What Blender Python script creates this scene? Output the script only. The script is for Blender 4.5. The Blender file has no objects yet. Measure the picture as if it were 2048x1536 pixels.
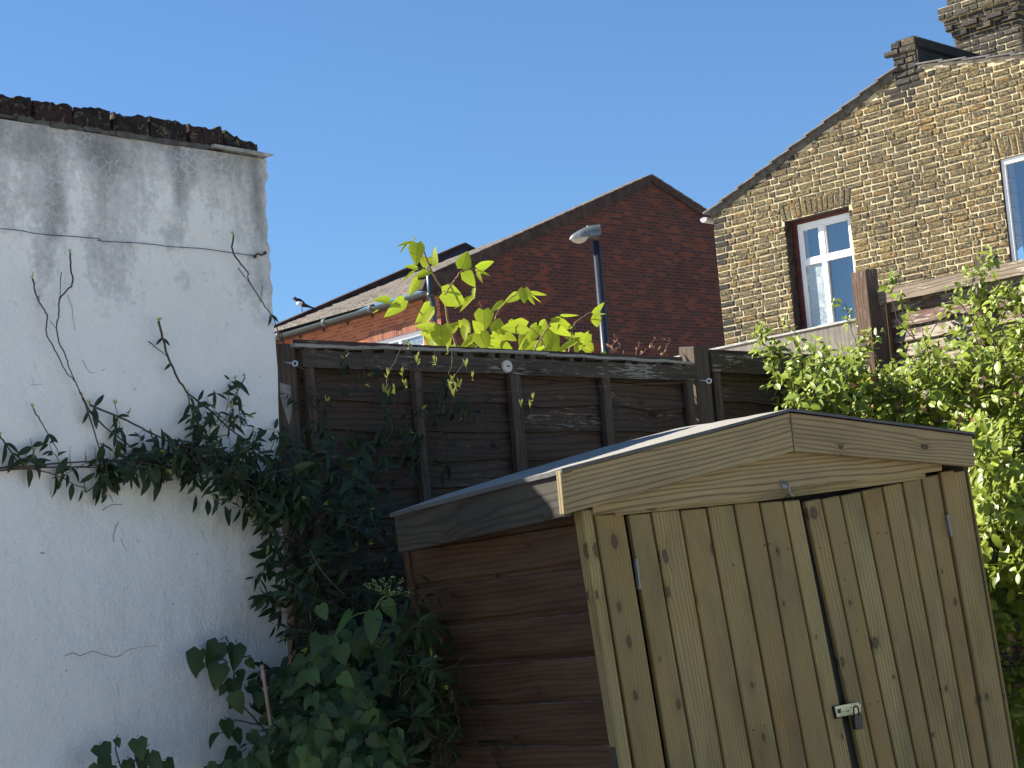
import bpy, math, random
from math import sin, cos, pi, radians, sqrt, exp, floor
from mathutils import Vector, Matrix, noise
D = bpy.data
SC = bpy.context.scene
COL = SC.collection
random.seed(11)
R_ = random.random
def U(a, b): return random.uniform(a, b)

# ------------------------------------------------------------------ camera
FPX = 4094.0                      # focal length in pixels of the 2048 px wide photograph
PITCH, ROLL = radians(7.322), radians(-4.682)
FWD = Vector((0, cos(PITCH), sin(PITCH)))
_r = Vector((1, 0, 0)); _u = _r.cross(FWD)
CR = _r * cos(ROLL) + _u * sin(ROLL)
CU = -_r * sin(ROLL) + _u * cos(ROLL)
EYE = Vector((0, 0, 1.5))
cam_data = D.cameras.new('camera'); cam = D.objects.new('camera', cam_data); COL.objects.link(cam)
cam_data.sensor_width = 36; cam_data.lens = FPX / 2048 * 36
cam_data.clip_start = 0.1; cam_data.clip_end = 2000
cam.matrix_world = Matrix(((CR.x, CU.x, -FWD.x, 0), (CR.y, CU.y, -FWD.y, 0), (CR.z, CU.z, -FWD.z, 1.5), (0, 0, 0, 1)))
SC.camera = cam
# ------------------------------------------------------------------ light
SUN_AZ, SUN_EL = radians(172), radians(38.3)       # azimuth counted from +X towards +Y
world = D.worlds.new('World'); SC.world = world; world.use_nodes = True
wn = world.node_tree; bg = wn.nodes['Background']
sky = wn.nodes.new('ShaderNodeTexSky'); sky.sky_type = 'NISHITA'; sky.sun_disc = False
sky.sun_elevation = SUN_EL; sky.sun_rotation = pi / 2 - SUN_AZ
sky.altitude = 1500; sky.air_density = 1.4; sky.dust_density = 0.0; sky.ozone_density = 10.0
wn.links.new(sky.outputs[0], bg.inputs[0]); bg.inputs[1].default_value = 0.056
sd = D.lights.new('sun', 'SUN'); sd.energy = 4.5; sd.angle = radians(0.5); sd.color = (1.0, 0.95, 0.86)
sun = D.objects.new('sun', sd); COL.objects.link(sun)
SDIR = Vector((cos(SUN_AZ) * cos(SUN_EL), sin(SUN_AZ) * cos(SUN_EL), sin(SUN_EL)))
sun.rotation_euler = SDIR.to_track_quat('Z', 'Y').to_euler()
SC.view_settings.view_transform = 'Standard'; SC.view_settings.look = 'None'
SC.view_settings.exposure = 1.46; SC.view_settings.gamma = 1.0
SC.render.engine = 'CYCLES'
SC.cycles.max_bounces = 6; SC.cycles.transparent_max_bounces = 8

# ------------------------------------------------------------------ pixel rays and frames
def ray(x, y): return CR * ((x - 1024) / FPX) - CU * ((y - 768) / FPX) + FWD
def at(x, y, Y):
    d = ray(x, y); return EYE + d * (Y / d.y)
class Frame:
    "right handed frame: a along the face, b away from the viewer, c up"
    def __init__(s, O, yaw, lean=0.0):
        s.O = Vector(O)
        s.A = Vector((cos(yaw) * cos(lean), sin(yaw) * cos(lean), sin(lean)))
        s.B = Vector((-sin(yaw), cos(yaw), 0)); s.C = s.A.cross(s.B)
        s.M = Matrix(((s.A.x, s.B.x, s.C.x, s.O.x), (s.A.y, s.B.y, s.C.y, s.O.y), (s.A.z, s.B.z, s.C.z, s.O.z), (0, 0, 0, 1)))
    def w(s, a, b, c): return s.O + s.A * a + s.B * b + s.C * c
    def l(s, P):
        v = P - s.O; return Vector((v.dot(s.A), v.dot(s.B), v.dot(s.C)))
    def hit(s, x, y, b=0.0, ax=1):
        d = ray(x, y); X = (s.A, s.B, s.C)[ax]
        t = (b - (EYE - s.O).dot(X)) / d.dot(X)
        return s.l(EYE + d * t)
    def hw(s, x, y, b=0.0, ax=1):
        p = s.hit(x, y, b, ax); return s.w(*p)
FENCE = Frame(at(980, 1290, 6.95), radians(41.69))
WALL = Frame(at(545, 1290, 6.3), radians(46.8))
SHED = Frame(at(1165, 1028, 5.25), radians(34.63), radians(4.208))
YEL = Frame(at(1450, 690, 24.8), radians(-43.5))
RED = Frame(at(1298, 352, 46.0), radians(41.15))
RF = Frame(at(1720, 600, 8.3), radians(-43.0))
ID = Frame((0, 0, 0), 0)

# ------------------------------------------------------------------ node helpers
class NT:
    def __init__(s, name):
        s.m = D.materials.new(name); s.m.use_nodes = True; s.t = s.m.node_tree
        s.t.nodes.clear(); s.out = s.t.nodes.new('ShaderNodeOutputMaterial')
    def n(s, typ, inp=None, **kw):
        nd = s.t.nodes.new('ShaderNode' + typ)
        for k, v in kw.items(): setattr(nd, k, v)
        for k, v in (inp or {}).items():
            i = nd.inputs[k]
            if isinstance(v, bpy.types.NodeSocket): s.t.links.new(v, i)
            else: i.default_value = v
        return nd
    def math(s, op, a, b=0.0, c=None, clamp=False):
        d = {0: a, 1: b}
        if c is not None: d[2] = c
        return s.n('Math', d, operation=op, use_clamp=clamp).outputs[0]
    def ramp(s, fac, stops, interp='LINEAR'):
        nd = s.n('ValToRGB', {0: fac}); r = nd.color_ramp; r.interpolation = interp
        while len(r.elements) < len(stops): r.elements.new(0.5)
        for e, (p, c) in zip(r.elements, stops):
            e.position = p; e.color = (c, c, c, 1) if isinstance(c, (int, float)) else (*c, 1)
        return nd.outputs[0]
    def mix(s, fac, a, b, blend='MIX'):
        nd = s.t.nodes.new('ShaderNodeMix'); nd.data_type = 'RGBA'; nd.blend_type = blend
        for i, v in ((0, fac), (6, a), (7, b)):
            if isinstance(v, bpy.types.NodeSocket): s.t.links.new(v, nd.inputs[i])
            else: nd.inputs[i].default_value = v if i == 0 else (*v, 1)
        return nd.outputs[2]
    def noise(s, vec, scale, detail=4, rough=0.55, dist=0.0):
        return s.n('TexNoise', {'Vector': vec, 'Scale': scale, 'Detail': detail, 'Roughness': rough, 'Distortion': dist}).outputs[0]
    def mapv(s, vec, scale=(1, 1, 1), loc=(0, 0, 0)):
        return s.n('Mapping', {'Vector': vec, 'Scale': scale, 'Location': loc}).outputs[0]
    def uv(s): return s.n('UVMap', uv_map='UVMap').outputs[0]
    def obj(s): return s.n('TexCoord').outputs['Object']
    def sep(s, v): return s.n('SeparateXYZ', {0: v}).outputs
    def vary(s): return s.n('Attribute', attribute_name='vary').outputs['Fac']
    def bump(s, h, strength=0.5, dist=0.01):
        return s.n('Bump', {'Height': h, 'Strength': strength, 'Distance': dist}).outputs[0]
    def bsdf(s, col, rough=0.7, nrm=None, metal=0.0, spec=0.4, **kw):
        d = {'Base Color': col if isinstance(col, bpy.types.NodeSocket) else (*col, 1), 'Roughness': rough, 'Metallic': metal, 'Specular IOR Level': spec}
        if nrm is not None: d['Normal'] = nrm
        d.update(kw)
        return s.n('BsdfPrincipled', d).outputs[0]
    def done(s, sh):
        s.t.links.new(sh, s.out.inputs[0]); return s.m
def hexc(r, g, b):       # sRGB 0-255 to linear
    f = lambda v: (v / 255 / 12.92) if v / 255 < 0.04045 else ((v / 255 + 0.055) / 1.055) ** 2.4
    return (f(r), f(g), f(b))

def plain(name, col, rough=0.6, metal=0.0, bump=0.0, bscale=60, var=0.15, spec=0.4):
    t = NT(name); v = t.obj(); n1 = t.noise(v, bscale * 0.25, 4)
    c = t.mix(t.ramp(n1, [(0.3, 0.0), (0.7, 1.0)]), tuple(x * (1 - var) for x in col), tuple(min(1, x * (1 + var)) for x in col))
    nb = t.bump(t.noise(v, bscale, 5), bump, 0.01) if bump else None
    return t.done(t.bsdf(c, rough, nb, metal, spec))

def wood(name, light, dark, knot=(0.05, 0.03, 0.02), ring_k=260, knots=0.5, kscale=(6.0, 10.0), ringp=3.0, ringw=0.4, peel=0.0, peel_col=(0.6, 0.58, 0.52), grey=0.0, grey_col=(0.25, 0.25, 0.24),
         rough=0.75, bstr=0.35, flowk=42.0, tone=0.5, stain=0.35, green=0.0, peel_lo=0.56):
    "UV: u metres along the grain, v metres across it, each board with its own offset"
    t = NT(name); uv = t.uv()
    # knots: sparse points in the wood, the grain flows round them
    kuv = t.n('VectorMath', {0: uv, 1: t.n('VectorMath', {0: t.n('TexNoise', {'Vector': t.mapv(uv, (22, 60, 1)), 'Scale': 1.0, 'Detail': 2.0}).outputs[1], 1: (.012, .008, 0)}, operation='MULTIPLY').outputs[0]}, operation='ADD').outputs[0]
    kv = t.mapv(kuv, (*kscale, 1))
    vo = t.n('TexVoronoi', {'Vector': kv, 'Scale': 1.0, 'Randomness': 1.0}, feature='F1', voronoi_dimensions='2D')
    sel = t.math('GREATER_THAN', t.sep(vo.outputs['Color'])[0], 1.0 - knots)
    size = t.math('MULTIPLY_ADD', t.math('POWER', t.sep(vo.outputs['Color'])[1], 2.0), 0.13, 0.035)
    kd = t.math('DIVIDE', vo.outputs['Distance'], size)
    kmask = t.math('MULTIPLY', t.ramp(kd, [(0.0, 0.8), (0.35, 0.65), (0.62, 1.0), (1.0, 0.0)]), sel)
    halo = t.math('MULTIPLY', t.math('POWER', 2.718, t.math('MULTIPLY', kd, -0.9)), sel)
    flow = t.noise(t.mapv(uv, (1.3, 9.0, 1)), 1.0, 2, 0.4)
    ph = t.math('ADD', t.math('MULTIPLY', t.sep(uv)[1], ring_k), t.math('MULTIPLY', flow, flowk))
    ph = t.math('ADD', ph, t.math('MULTIPLY', halo, 11.0))
    ring = t.math('MULTIPLY_ADD', t.math('SINE', ph), 0.5, 0.5)
    ring = t.math('POWER', ring, ringp)
    fine = t.noise(t.mapv(uv, (6, 240, 1)), 1.0, 4, 0.65)
    f = t.math('ADD', t.math('MULTIPLY', ring, ringw), t.math('MULTIPLY', fine, 1.05 - ringw))
    col = t.mix(t.ramp(f, [(0.2, 0.0), (0.75, 1.0)]), light, dark)
    # each board a little lighter or darker, redder or greener
    va = t.vary()
    col = t.mix(t.math('MULTIPLY', va, tone), col, tuple(x * y for x, y in zip(dark, (1.0, 0.85, 0.7))))
    big = t.noise(t.mapv(uv, (2.2, 7, 1)), 1.0, 4, 0.6)
    col = t.mix(t.math('MULTIPLY', t.ramp(big, [(0.48, 0.0), (0.72, 1.0)]), stain), col, tuple(x * 0.42 for x in dark))
    if green: col = t.mix(t.math('MULTIPLY', t.ramp(t.noise(t.mapv(uv, (1.5, 5, 1), (3, 7, 0)), 1.3, 3), [(0.4, 0.0), (0.7, 1.0)]), green), col, (0.13, 0.17, 0.07))
    if grey: col = t.mix(t.math('MULTIPLY', t.ramp(t.noise(t.mapv(uv, (3.0, 20, 1), (5, 1, 0)), 1.0, 5), [(0.35, 0.0), (0.65, 1.0)]), grey), col, grey_col)
    col = t.mix(t.math('MULTIPLY', halo, 0.55), col, tuple(x * .4 for x in dark))
    col = t.mix(t.math('MULTIPLY', kmask, 0.92), col, knot)
    h = t.math('SUBTRACT', t.math('MULTIPLY', f, -1.0), t.math('MULTIPLY', kmask, 0.6))
    if peel:
        pn = t.math('MULTIPLY', t.noise(t.mapv(uv, (16, 120, 1), (1, 2, 0)), 1.0, 6, 0.7), 1.0)
        area = t.noise(t.mapv(uv, (2.4, 8, 1), (9, 4, 0)), 1.0, 3)
        pm = t.ramp(t.math('ADD', t.math('MULTIPLY', pn, 0.6), t.math('MULTIPLY', area, 0.4)), [(peel_lo, 0.0), (peel_lo + 0.015, 1.0)])
        pm = t.math('MULTIPLY', pm, peel)
        col = t.mix(pm, col, peel_col); h = t.math('ADD', h, t.math('MULTIPLY', pm, 0.8))
    return t.done(t.bsdf(col, rough, t.bump(h, bstr, 0.004), spec=0.3))

def leaf_mat(name, c0, c1, back, trans=0.35, rough=0.45, vein=0.35, spec=0.4, coat=0.0):
    t = NT(name); uv = t.uv(); s = t.sep(uv)
    va = t.vary()
    col = t.mix(va, c0, c1)
    av = t.math('ABSOLUTE', s[1])
    fr = t.math('FRACT', t.math('MULTIPLY', t.math('SUBTRACT', s[0], t.math('MULTIPLY', av, 0.28)), 7.0))
    vn = t.ramp(fr, [(0.0, 1.0), (0.12, 0.0), (0.9, 0.0), (1.0, 1.0)])
    mid = t.ramp(av, [(0.02, 1.0), (0.09, 0.0)])
    vm = t.math('MAXIMUM', t.math('MULTIPLY', vn, 0.6), mid)
    nn = t.noise(t.obj(), 30, 3)
    col = t.mix(t.math('MULTIPLY', t.ramp(nn, [(0.35, 0.0), (0.7, 1.0)]), 0.35), col, tuple(x * 0.6 for x in c0))
    colv = t.mix(t.math('MULTIPLY', vm, vein), col, back)
    bp = t.bump(t.math('MULTIPLY', vm, -1.0), 0.25, 0.002)
    p = t.bsdf(colv, rough, bp, spec=spec, **({'Coat Weight': coat, 'Coat Roughness': 0.25} if coat else {}))
    if trans:
        tcol = t.mix(t.math('MULTIPLY', vm, 0.5), t.mix(0.5, col, back), tuple(x * 0.55 for x in c0))
        tr = t.n('BsdfTranslucent', {'Color': tcol, 'Normal': bp}).outputs[0]
        p = t.n('MixShader', {0: trans, 1: p, 2: tr}).outputs[0]
    return t.done(p)

def brick_obj(name, cols, rough=0.85, bscale=90, bstr=0.9, dark=0.5):
    "for bricks that are real geometry: colour by the brick's own random value"
    t = NT(name); va = t.vary(); o = t.obj()
    n = len(cols); col = t.ramp(va, [(i / n, c) for i, c in enumerate(cols)], 'CONSTANT')
    nn = t.noise(t.mapv(o, (1, 1, 1.6)), 26, 6, 0.7)
    col = t.mix(t.math('MULTIPLY', t.ramp(nn, [(0.42, 1.0), (0.56, 0.0)]), dark), col, (0.055, 0.05, 0.045))
    n2 = t.noise(o, 60, 4, 0.7)
    col = t.mix(t.math('MULTIPLY', t.ramp(n2, [(0.55, 0.0), (0.68, 1.0)]), 0.45), col, (0.48, 0.40, 0.24))
    return t.done(t.bsdf(col, rough, t.bump(t.noise(o, bscale, 5, 0.7), bstr, 0.02), spec=0.2))

def brick_tex(name, c1, c2, c3, mortar, sx=0.215, sz=0.075, msize=0.010, patch=True):
    "bricks drawn in object space x (along) and z (up), in metres"
    t = NT(name); o = t.obj(); s = t.sep(o)
    wob = t.noise(o, 3.0, 2)
    v = t.n('CombineXYZ', {0: s[0], 1: t.math('MULTIPLY_ADD', wob, 0.012, s[2]), 2: 0.0}).outputs[0]
    b = t.n('TexBrick', {'Vector': v, 'Color1': (0, 0, 0, 1), 'Color2': (1, 1, 1, 1), 'Mortar': (0, 0, 0, 1), 'Scale': 1.0, 'Mortar Size': msize, 'Mortar Smooth': 0.2,
                        'Bias': 0.0, 'Brick Width': sx + 0.01, 'Row Height': sz}, offset=0.5)
    rnd = b.outputs['Color']
    col = t.ramp(rnd, [(0.0, c1), (0.35, c2), (0.75, c1), (0.93, c3)])
    if patch:
        pn = t.noise(t.mapv(o, (1.2, 1, 3.5)), 1.8, 5, 0.7)
        col = t.mix(t.math('MULTIPLY', t.ramp(pn, [(0.52, 0.0), (0.66, 1.0)]), t.math('MULTIPLY', t.ramp(rnd, [(0.3, 0.1), (0.8, 0.8)]), 0.8)), col, c3)
        pd = t.noise(t.mapv(o, (1.5, 1, 1.0), (4, 0, 2)), 1.1, 4, 0.6)
        col = t.mix(t.math('MULTIPLY', t.ramp(pd, [(0.5, 0.0), (0.7, 1.0)]), 0.55), col, tuple(x * 0.45 for x in c1))
    col = t.mix(t.math('MULTIPLY', t.noise(o, 40, 4), 0.35), col, tuple(x * 0.5 for x in c2))
    col = t.mix(b.outputs['Fac'], col, mortar)
    h = t.math('SUBTRACT', t.math('MULTIPLY', t.noise(o, 70, 4), 0.4), b.outputs['Fac'])
    return t.done(t.bsdf(col, 0.85, t.bump(h, 0.6, 0.01), spec=0.2))

# ------------------------------------------------------------------ mesh builder
class MB:
    def __init__(s): s.v = []; s.f = []; s.uv = []; s.va = []
    def face(s, idx, uvs, va): s.f.append(idx); s.uv.append(uvs); s.va.append(va)
    def poly(s, pts, va=None, uvs=None):
        i = len(s.v); s.v += [Vector(p) for p in pts]
        s.face(list(range(i, i + len(pts))), uvs or [(0, 0)] * len(pts), R_() if va is None else va)
    def hexa(s, P, grain=0, va=None, off=None):
        """P: 8 corners, bottom a0b0 a1b0 a1b1 a0b1 then the top four; grain: 0 along a, 1 along b, 2 along c"""
        P = [Vector(p) for p in P]; i = len(s.v); s.v += P
        va = R_() if va is None else va; off = off or (U(0, 40), U(0, 40))
        X = (P[1] - P[0]).length; Y = (P[3] - P[0]).length; Z = (P[4] - P[0]).length
        for q, du, dv in (((0, 1, 5, 4), 0, 2), ((1, 2, 6, 5), 1, 2), ((2, 3, 7, 6), 0, 2), ((3, 0, 4, 7), 1, 2), ((3, 2, 1, 0), 0, 1), ((4, 5, 6, 7), 0, 1)):
            L = (X, Y, Z); a, b = L[du], L[dv]
            c = [(0, 0), (a, 0), (a, b), (0, b)]
            if dv == grain or (grain not in (du, dv) and b > a): c = [(y, x) for x, y in c]
            s.face([i + k for k in q], [(x + off[0], y + off[1]) for x, y in c], va)
    def box(s, a0, a1, b0, b1, c0, c1, grain=0, va=None, jit=0.0):
        P = [(a0, b0, c0), (a1, b0, c0), (a1, b1, c0), (a0, b1, c0), (a0, b0, c1), (a1, b0, c1), (a1, b1, c1), (a0, b1, c1)]
        if jit: P = [tuple(x + U(-jit, jit) for x in p) for p in P]
        s.hexa(P, grain, va)
    def grid(s, rows, va=None, closed=False, uvs=None):
        "rows of equal numbers of points"
        i = len(s.v); n = len(rows[0]); va = R_() if va is None else va
        for r in rows: s.v += [Vector(p) for p in r]
        for j in range(len(rows) - 1):
            for k in range(n if closed else n - 1):
                k2 = (k + 1) % n; q = [i + j * n + k, i + j * n + k2, i + (j + 1) * n + k2, i + (j + 1) * n + k]
                if uvs: u = [uvs[j][k], uvs[j][k2], uvs[j + 1][k2], uvs[j + 1][k]]
                else: u = [(j * .1, k * .1)] * 4
                s.face(q, u, va)
        return i
    def tube(s, pts, r0, r1=None, n=6, va=None, cap=True):
        pts = [Vector(p) for p in pts]; r1 = r0 if r1 is None else r1; rows = []; L = 0; uvr = []
        ref = Vector((0.31, 0.2, 0.93)).normalized(); m = len(pts)
        for k, p in enumerate(pts):
            d = (pts[min(k + 1, m - 1)] - pts[max(k - 1, 0)])
            if d.length < 1e-9: d = Vector((0, 0, 1))
            d.normalize(); x = d.cross(ref)
            if x.length < 1e-3: x = d.cross(Vector((1, 0, 0)))
            x.normalize(); y = d.cross(x); t = k / max(1, m - 1); r = r0 + (r1 - r0) * t
            if k: L += (pts[k] - pts[k - 1]).length
            rows.append([p + x * cos(2 * pi * j / n) * r + y * sin(2 * pi * j / n) * r for j in range(n)])
            uvr.append([(L, j * r) for j in range(n)])
        i = s.grid(rows, va, True, uvr)
        if cap:
            s.face(list(range(i, i + n))[::-1], [(0, 0)] * n, 0.5); e = i + (m - 1) * n
            s.face(list(range(e, e + n)), [(0, 0)] * n, 0.5)
    def sphere(s, c, r, sc=(1, 1, 1), n=8, m=6, va=None, jit=0):
        c = Vector(c); rows = []
        for j in range(m + 1):
            t = pi * j / m
            rows.append([c + Vector((sin(t) * cos(2 * pi * k / n) * sc[0], sin(t) * sin(2 * pi * k / n) * sc[1], cos(t) * sc[2])) * r * (1 + U(-jit, jit)) for k in range(n)])
        s.grid(rows, va, True)
    def prism(s, outline, b0, b1, va=None):
        "outline of (a, c) points, counter clockwise seen from the viewer (b negative side); extruded from b0 (front) to b1"
        n = len(outline); i = len(s.v); va = R_() if va is None else va
        s.v += [Vector((a, b0, c)) for a, c in outline] + [Vector((a, b1, c)) for a, c in outline]
        s.face(list(range(i, i + n)), [(a, c) for a, c in outline], va)
        s.face(list(range(i + n, i + 2 * n))[::-1], [(a, c) for a, c in outline][::-1], va)
        for k in range(n):
            k2 = (k + 1) % n
            s.face([i + k2, i + k, i + n + k, i + n + k2], [(outline[k2][0], outline[k2][1]), (outline[k][0], outline[k][1]), (outline[k][0], outline[k][1] + .1), (outline[k2][0], outline[k2][1] + .1)], va)
    def leaf(s, base, tip, w, nrm, shape='ell', fold=0.25, curl=0.1, va=None, n=5):
        base, tip = Vector(base), Vector(tip); d = tip - base; L = d.length
        if L < 1e-5: return
        d.normalize(); nrm = Vector(nrm); x = d.cross(nrm)
        if x.length < 1e-4: x = d.orthogonal()
        x.normalize(); nz = x.cross(d).normalized(); rows = []; uvr = []
        for k in range(n + 1):
            t = k / n
            if shape == 'ell': g = sin(pi * min(1, t * 0.97 + 0.015)) ** 0.8 * (1.06 - 0.25 * t)
            elif shape == 'oval': g = sin(pi * min(1, t * 0.96 + 0.02)) ** 0.6
            else:                                   # heart: broad shoulders near the stalk, drawn out tip
                g = (min(1.0, t * 4.2 + 0.32) ** 0.7) * (1 - t ** 2.1) ** 0.9 * (1.08 - 0.12 * t) if t < 1 else 0.0
            g = max(g, 0.015); hw = w * 0.5 * g
            back = -0.10 * L if (shape == 'heart' and k == 0) else 0.0
            c = base + d * (L * t) + nz * (-curl * L * t * t)
            up = fold * hw
            e1 = c - x * hw + nz * up + d * back; e2 = c + x * hw + nz * up + d * back
            rows.append([e1, c, e2]); uvr.append([(t, -g), (t, 0), (t, g)])
        s.grid(rows, va, False, uvr)
    def build(s, name, mat, parent=None, frame=None, smooth=False, bevel=0.0, label=None, seg=1, double=None):
        me = D.meshes.new(name); me.from_pydata([tuple(v) for v in s.v], [], s.f)
        uvl = me.uv_layers.new(name='UVMap'); k = 0; flat = []
        for u in s.uv:
            for x in u: flat += [x[0], x[1]]
        uvl.data.foreach_set('uv', flat)
        at_ = me.attributes.new('vary', 'FLOAT', 'FACE'); at_.data.foreach_set('value', s.va)
        if smooth: me.polygons.foreach_set('use_smooth', [True] * len(me.polygons))
        for m_ in (mat if isinstance(mat, (list, tuple)) else [mat]): me.materials.append(m_)
        me.update()
        o = D.objects.new(name, me); COL.objects.link(o)
        if parent is not None: o.parent = parent
        elif frame is not None: o.matrix_world = frame.M
        if bevel:
            b = o.modifiers.new('bevel', 'BEVEL'); b.width = bevel; b.segments = seg; b.limit_method = 'ANGLE'; b.angle_limit = radians(40)
        if label: o['label'] = label
        return o
def thing(name, label, cat, frame=ID, group=None, kind=None):
    o = D.objects.new(name, None); COL.objects.link(o); o.matrix_world = frame.M; o.empty_display_size = 0.1
    o['label'] = label; o['category'] = cat
    if group: o['group'] = group
    return o
def tag(o, label, cat, group=None, kind=None):
    if label: o['label'] = label
    if cat: o['category'] = cat
    if group: o['group'] = group
    if kind: o['kind'] = kind
    return o
def wiggle(pts, amp, n=5):
    "a denser, slightly irregular version of a polyline of world points"
    out = []
    for i in range(len(pts) - 1):
        for k in range(n):
            t = k / n; p0 = pts[max(i - 1, 0)]; p1 = pts[i]; p2 = pts[i + 1]; p3 = pts[min(i + 2, len(pts) - 1)]
            q = 0.5 * ((2 * p1) + (p2 - p0) * t + (2 * p0 - 5 * p1 + 4 * p2 - p3) * t * t + (3 * p1 - p0 - 3 * p2 + p3) * t ** 3)
            out.append(q + Vector((U(-amp, amp), U(-amp, amp), U(-amp, amp))) if (i or k) else q)
    out.append(pts[-1]); return out
def inpoly(x, y, P):
    c = False; j = len(P) - 1
    for i in range(len(P)):
        if (P[i][1] > y) != (P[j][1] > y) and x < (P[j][0] - P[i][0]) * (y - P[i][1]) / (P[j][1] - P[i][1]) + P[i][0]: c = not c
        j = i
    return c
def sample(P):
    xs = [p[0] for p in P]; ys = [p[1] for p in P]
    while True:
        x, y = U(min(xs), max(xs)), U(min(ys), max(ys))
        if inpoly(x, y, P): return x, y

# ------------------------------------------------------------------ ground
t = NT('pale_bounce_ground'); o = t.obj(); n1 = t.noise(o, 3, 6)  # unseen ground, kept pale to bounce sunlight onto the shaded walls
M_ground = t.done(t.bsdf(t.mix(t.ramp(n1, [(0.4, 0.0), (0.6, 1.0)]), (0.54, 0.50, 0.43), (0.45, 0.41, 0.35)), 0.95, t.bump(t.noise(o, 40, 5), 0.8, 0.03)))
g = MB(); g.poly([(-400, -300, 0), (400, -300, 0), (400, 900, 0), (-400, 900, 0)])
g = g.build('ground', M_ground); g['kind'] = 'structure'; g['label'] = 'unseen back yard ground, made pale to bounce light'

# ------------------------------------------------------------------ white rendered wall on the left
t = NT('white_render'); o = t.obj(); s = t.sep(o)
streak = t.noise(t.mapv(o, (7.0, 1, 2.2)), 1.0, 5, 0.62)
smud = None
for (x_, y_, sa, sc_, am) in ((105, 385, .05, .10, .30), (110, 455, .035, .05, .22), (362, 370, .028, .09, .42), (385, 345, .02, .05, .25), (250, 330, .09, .05, .14), (340, 270, .12, .05, .2), (515, 400, .025, .14, .26), (60, 300, .09, .05, .2), (190, 290, .05, .06, .22), (445, 330, .05, .04, .14), (350, 470, .06, .03, .16), (370, 560, .03, .04, .10), (100, 520, .03, .05, .12), (518, 560, .02, .1, .12)):
    p_ = WALL.hit(x_, y_); dx = t.math('MULTIPLY', t.math('SUBTRACT', s[0], p_.x), 1 / sa); dz = t.math('MULTIPLY', t.math('SUBTRACT', s[2], p_.z), 1 / sc_)
    e_ = t.math('MULTIPLY', t.math('POWER', 2.718, t.math('MULTIPLY', t.math('ADD', t.math('MULTIPLY', dx, dx), t.math('MULTIPLY', dz, dz)), -1.0)), am)
    smud = e_ if smud is None else t.math('ADD', smud, e_)
blot = t.noise(t.mapv(o, (3.0, 1, 2.0), (2, 0, 5)), 1.2, 5, 0.6)
spk = t.noise(o, 45, 6, 0.75)
hgt = t.ramp(t.math('MULTIPLY_ADD', s[2], 1 / 0.95, -0.62), [(0.0, 0.0), (0.33, 0.16), (0.62, 0.42), (0.86, 0.66), (1.0, 1.0)])
dm = t.math('ADD', t.math('MULTIPLY', streak, 0.55), t.math('MULTIPLY', blot, 0.45))
dm = t.math('SUBTRACT', t.math('ADD', dm, t.math('MULTIPLY', hgt, 0.40)), 0.675)
dm = t.math('ADD', t.math('ADD', dm, t.math('MULTIPLY', smud, 0.55)), t.math('MULTIPLY', t.math('SUBTRACT', spk, 0.5), 0.35))
dmask = t.ramp(dm, [(0.0, 0.0), (0.06, 0.3), (0.20, 0.75), (.34, 1.)])
col = t.mix(t.noise(t.mapv(o, (2, 2, 2)), 1.5, 3), (0.80, 0.77, 0.70), (0.87, 0.84, 0.77))
col = t.mix(t.math('MULTIPLY', dmask, 0.82), col, (0.10, 0.10, 0.095))
# crazing: fine pale cracks in the dark stains and a few dark ones elsewhere
cr = t.n('TexVoronoi', {'Vector': t.mapv(t.mix(0.12, o, t.n('TexNoise', {'Vector': o, 'Scale': 6.0, 'Detail': 4.0}).outputs[1]), (1, 1, 1)), 'Scale': 34.0}, feature='DISTANCE_TO_EDGE').outputs[0]
crm = t.math('MULTIPLY', t.ramp(cr, [(0.0, 1.0), (0.06, 0.0)]), t.ramp(t.noise(o, 5, 3), [(0.46, 0.0), (0.56, 1.0)]))
col = t.mix(t.math('MULTIPLY', t.math('MULTIPLY', crm, dmask), 0.8), col, (0.62, 0.62, 0.6))
sc = t.ramp(t.noise(t.mapv(o, (1, 1, 1.4), (7, 0, 1)), 16, 6, 0.72), [(0.665, 0.0), (0.70, 1.0)])
col = t.mix(t.math('MULTIPLY', sc, 0.5), col, (0.33, 0.33, 0.31))
alg = t.ramp(t.noise(t.mapv(o, (1.5, 1, 1.2), (1, 3, 3)), 1.4, 3), [(0.5, 0.0), (0.75, 1.0)])
col = t.mix(t.math('MULTIPLY', alg, 0.15), col, (0.52, 0.52, 0.36))
for x_, y_, sa, sc_, am in ((300, 1005, .26, .07, .34), (430, 1040, .10, .06, .3), (540, 1000, .05, .2, .2), (150, 800, .04, .08, .12)):
    p_ = WALL.hit(x_, y_); dx = t.math('MULTIPLY', t.math('SUBTRACT', s[0], p_.x), 1 / sa); dz = t.math('MULTIPLY', t.math('SUBTRACT', s[2], p_.z), 1 / sc_)
    e_ = t.math('MULTIPLY', t.math('POWER', 2.718, t.math('MULTIPLY', t.math('ADD', t.math('MULTIPLY', dx, dx), t.math('MULTIPLY', dz, dz)), -1.0)), am)
    col = t.mix(t.math('MULTIPLY', e_, t.ramp(blot, [(.3, .4), (.6, 1.)])), col, (0.46, 0.47, 0.24))
h = t.math('ADD', t.math('MULTIPLY', t.noise(o, 110, 3, 0.6), 0.22), t.math('MULTIPLY', t.noise(o, 9, 4), 1.0))
h = t.math('SUBTRACT', h, t.math('MULTIPLY', sc, 0.35))
M_render = t.done(t.bsdf(col, 0.8, t.bump(h, 0.55, 0.03), spec=0.25))
M_cop = brick_obj('old_coping_brick', [(0.045, 0.021, 0.017), (0.032, 0.019, 0.016), (0.06, 0.024, 0.018), (0.028, 0.019, 0.017)], dark=0.75, bscale=120)
M_cement = plain('cement_fillet', (0.36, 0.35, 0.31), 0.85, bump=0.6, bscale=90, var=0.35)
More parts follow.
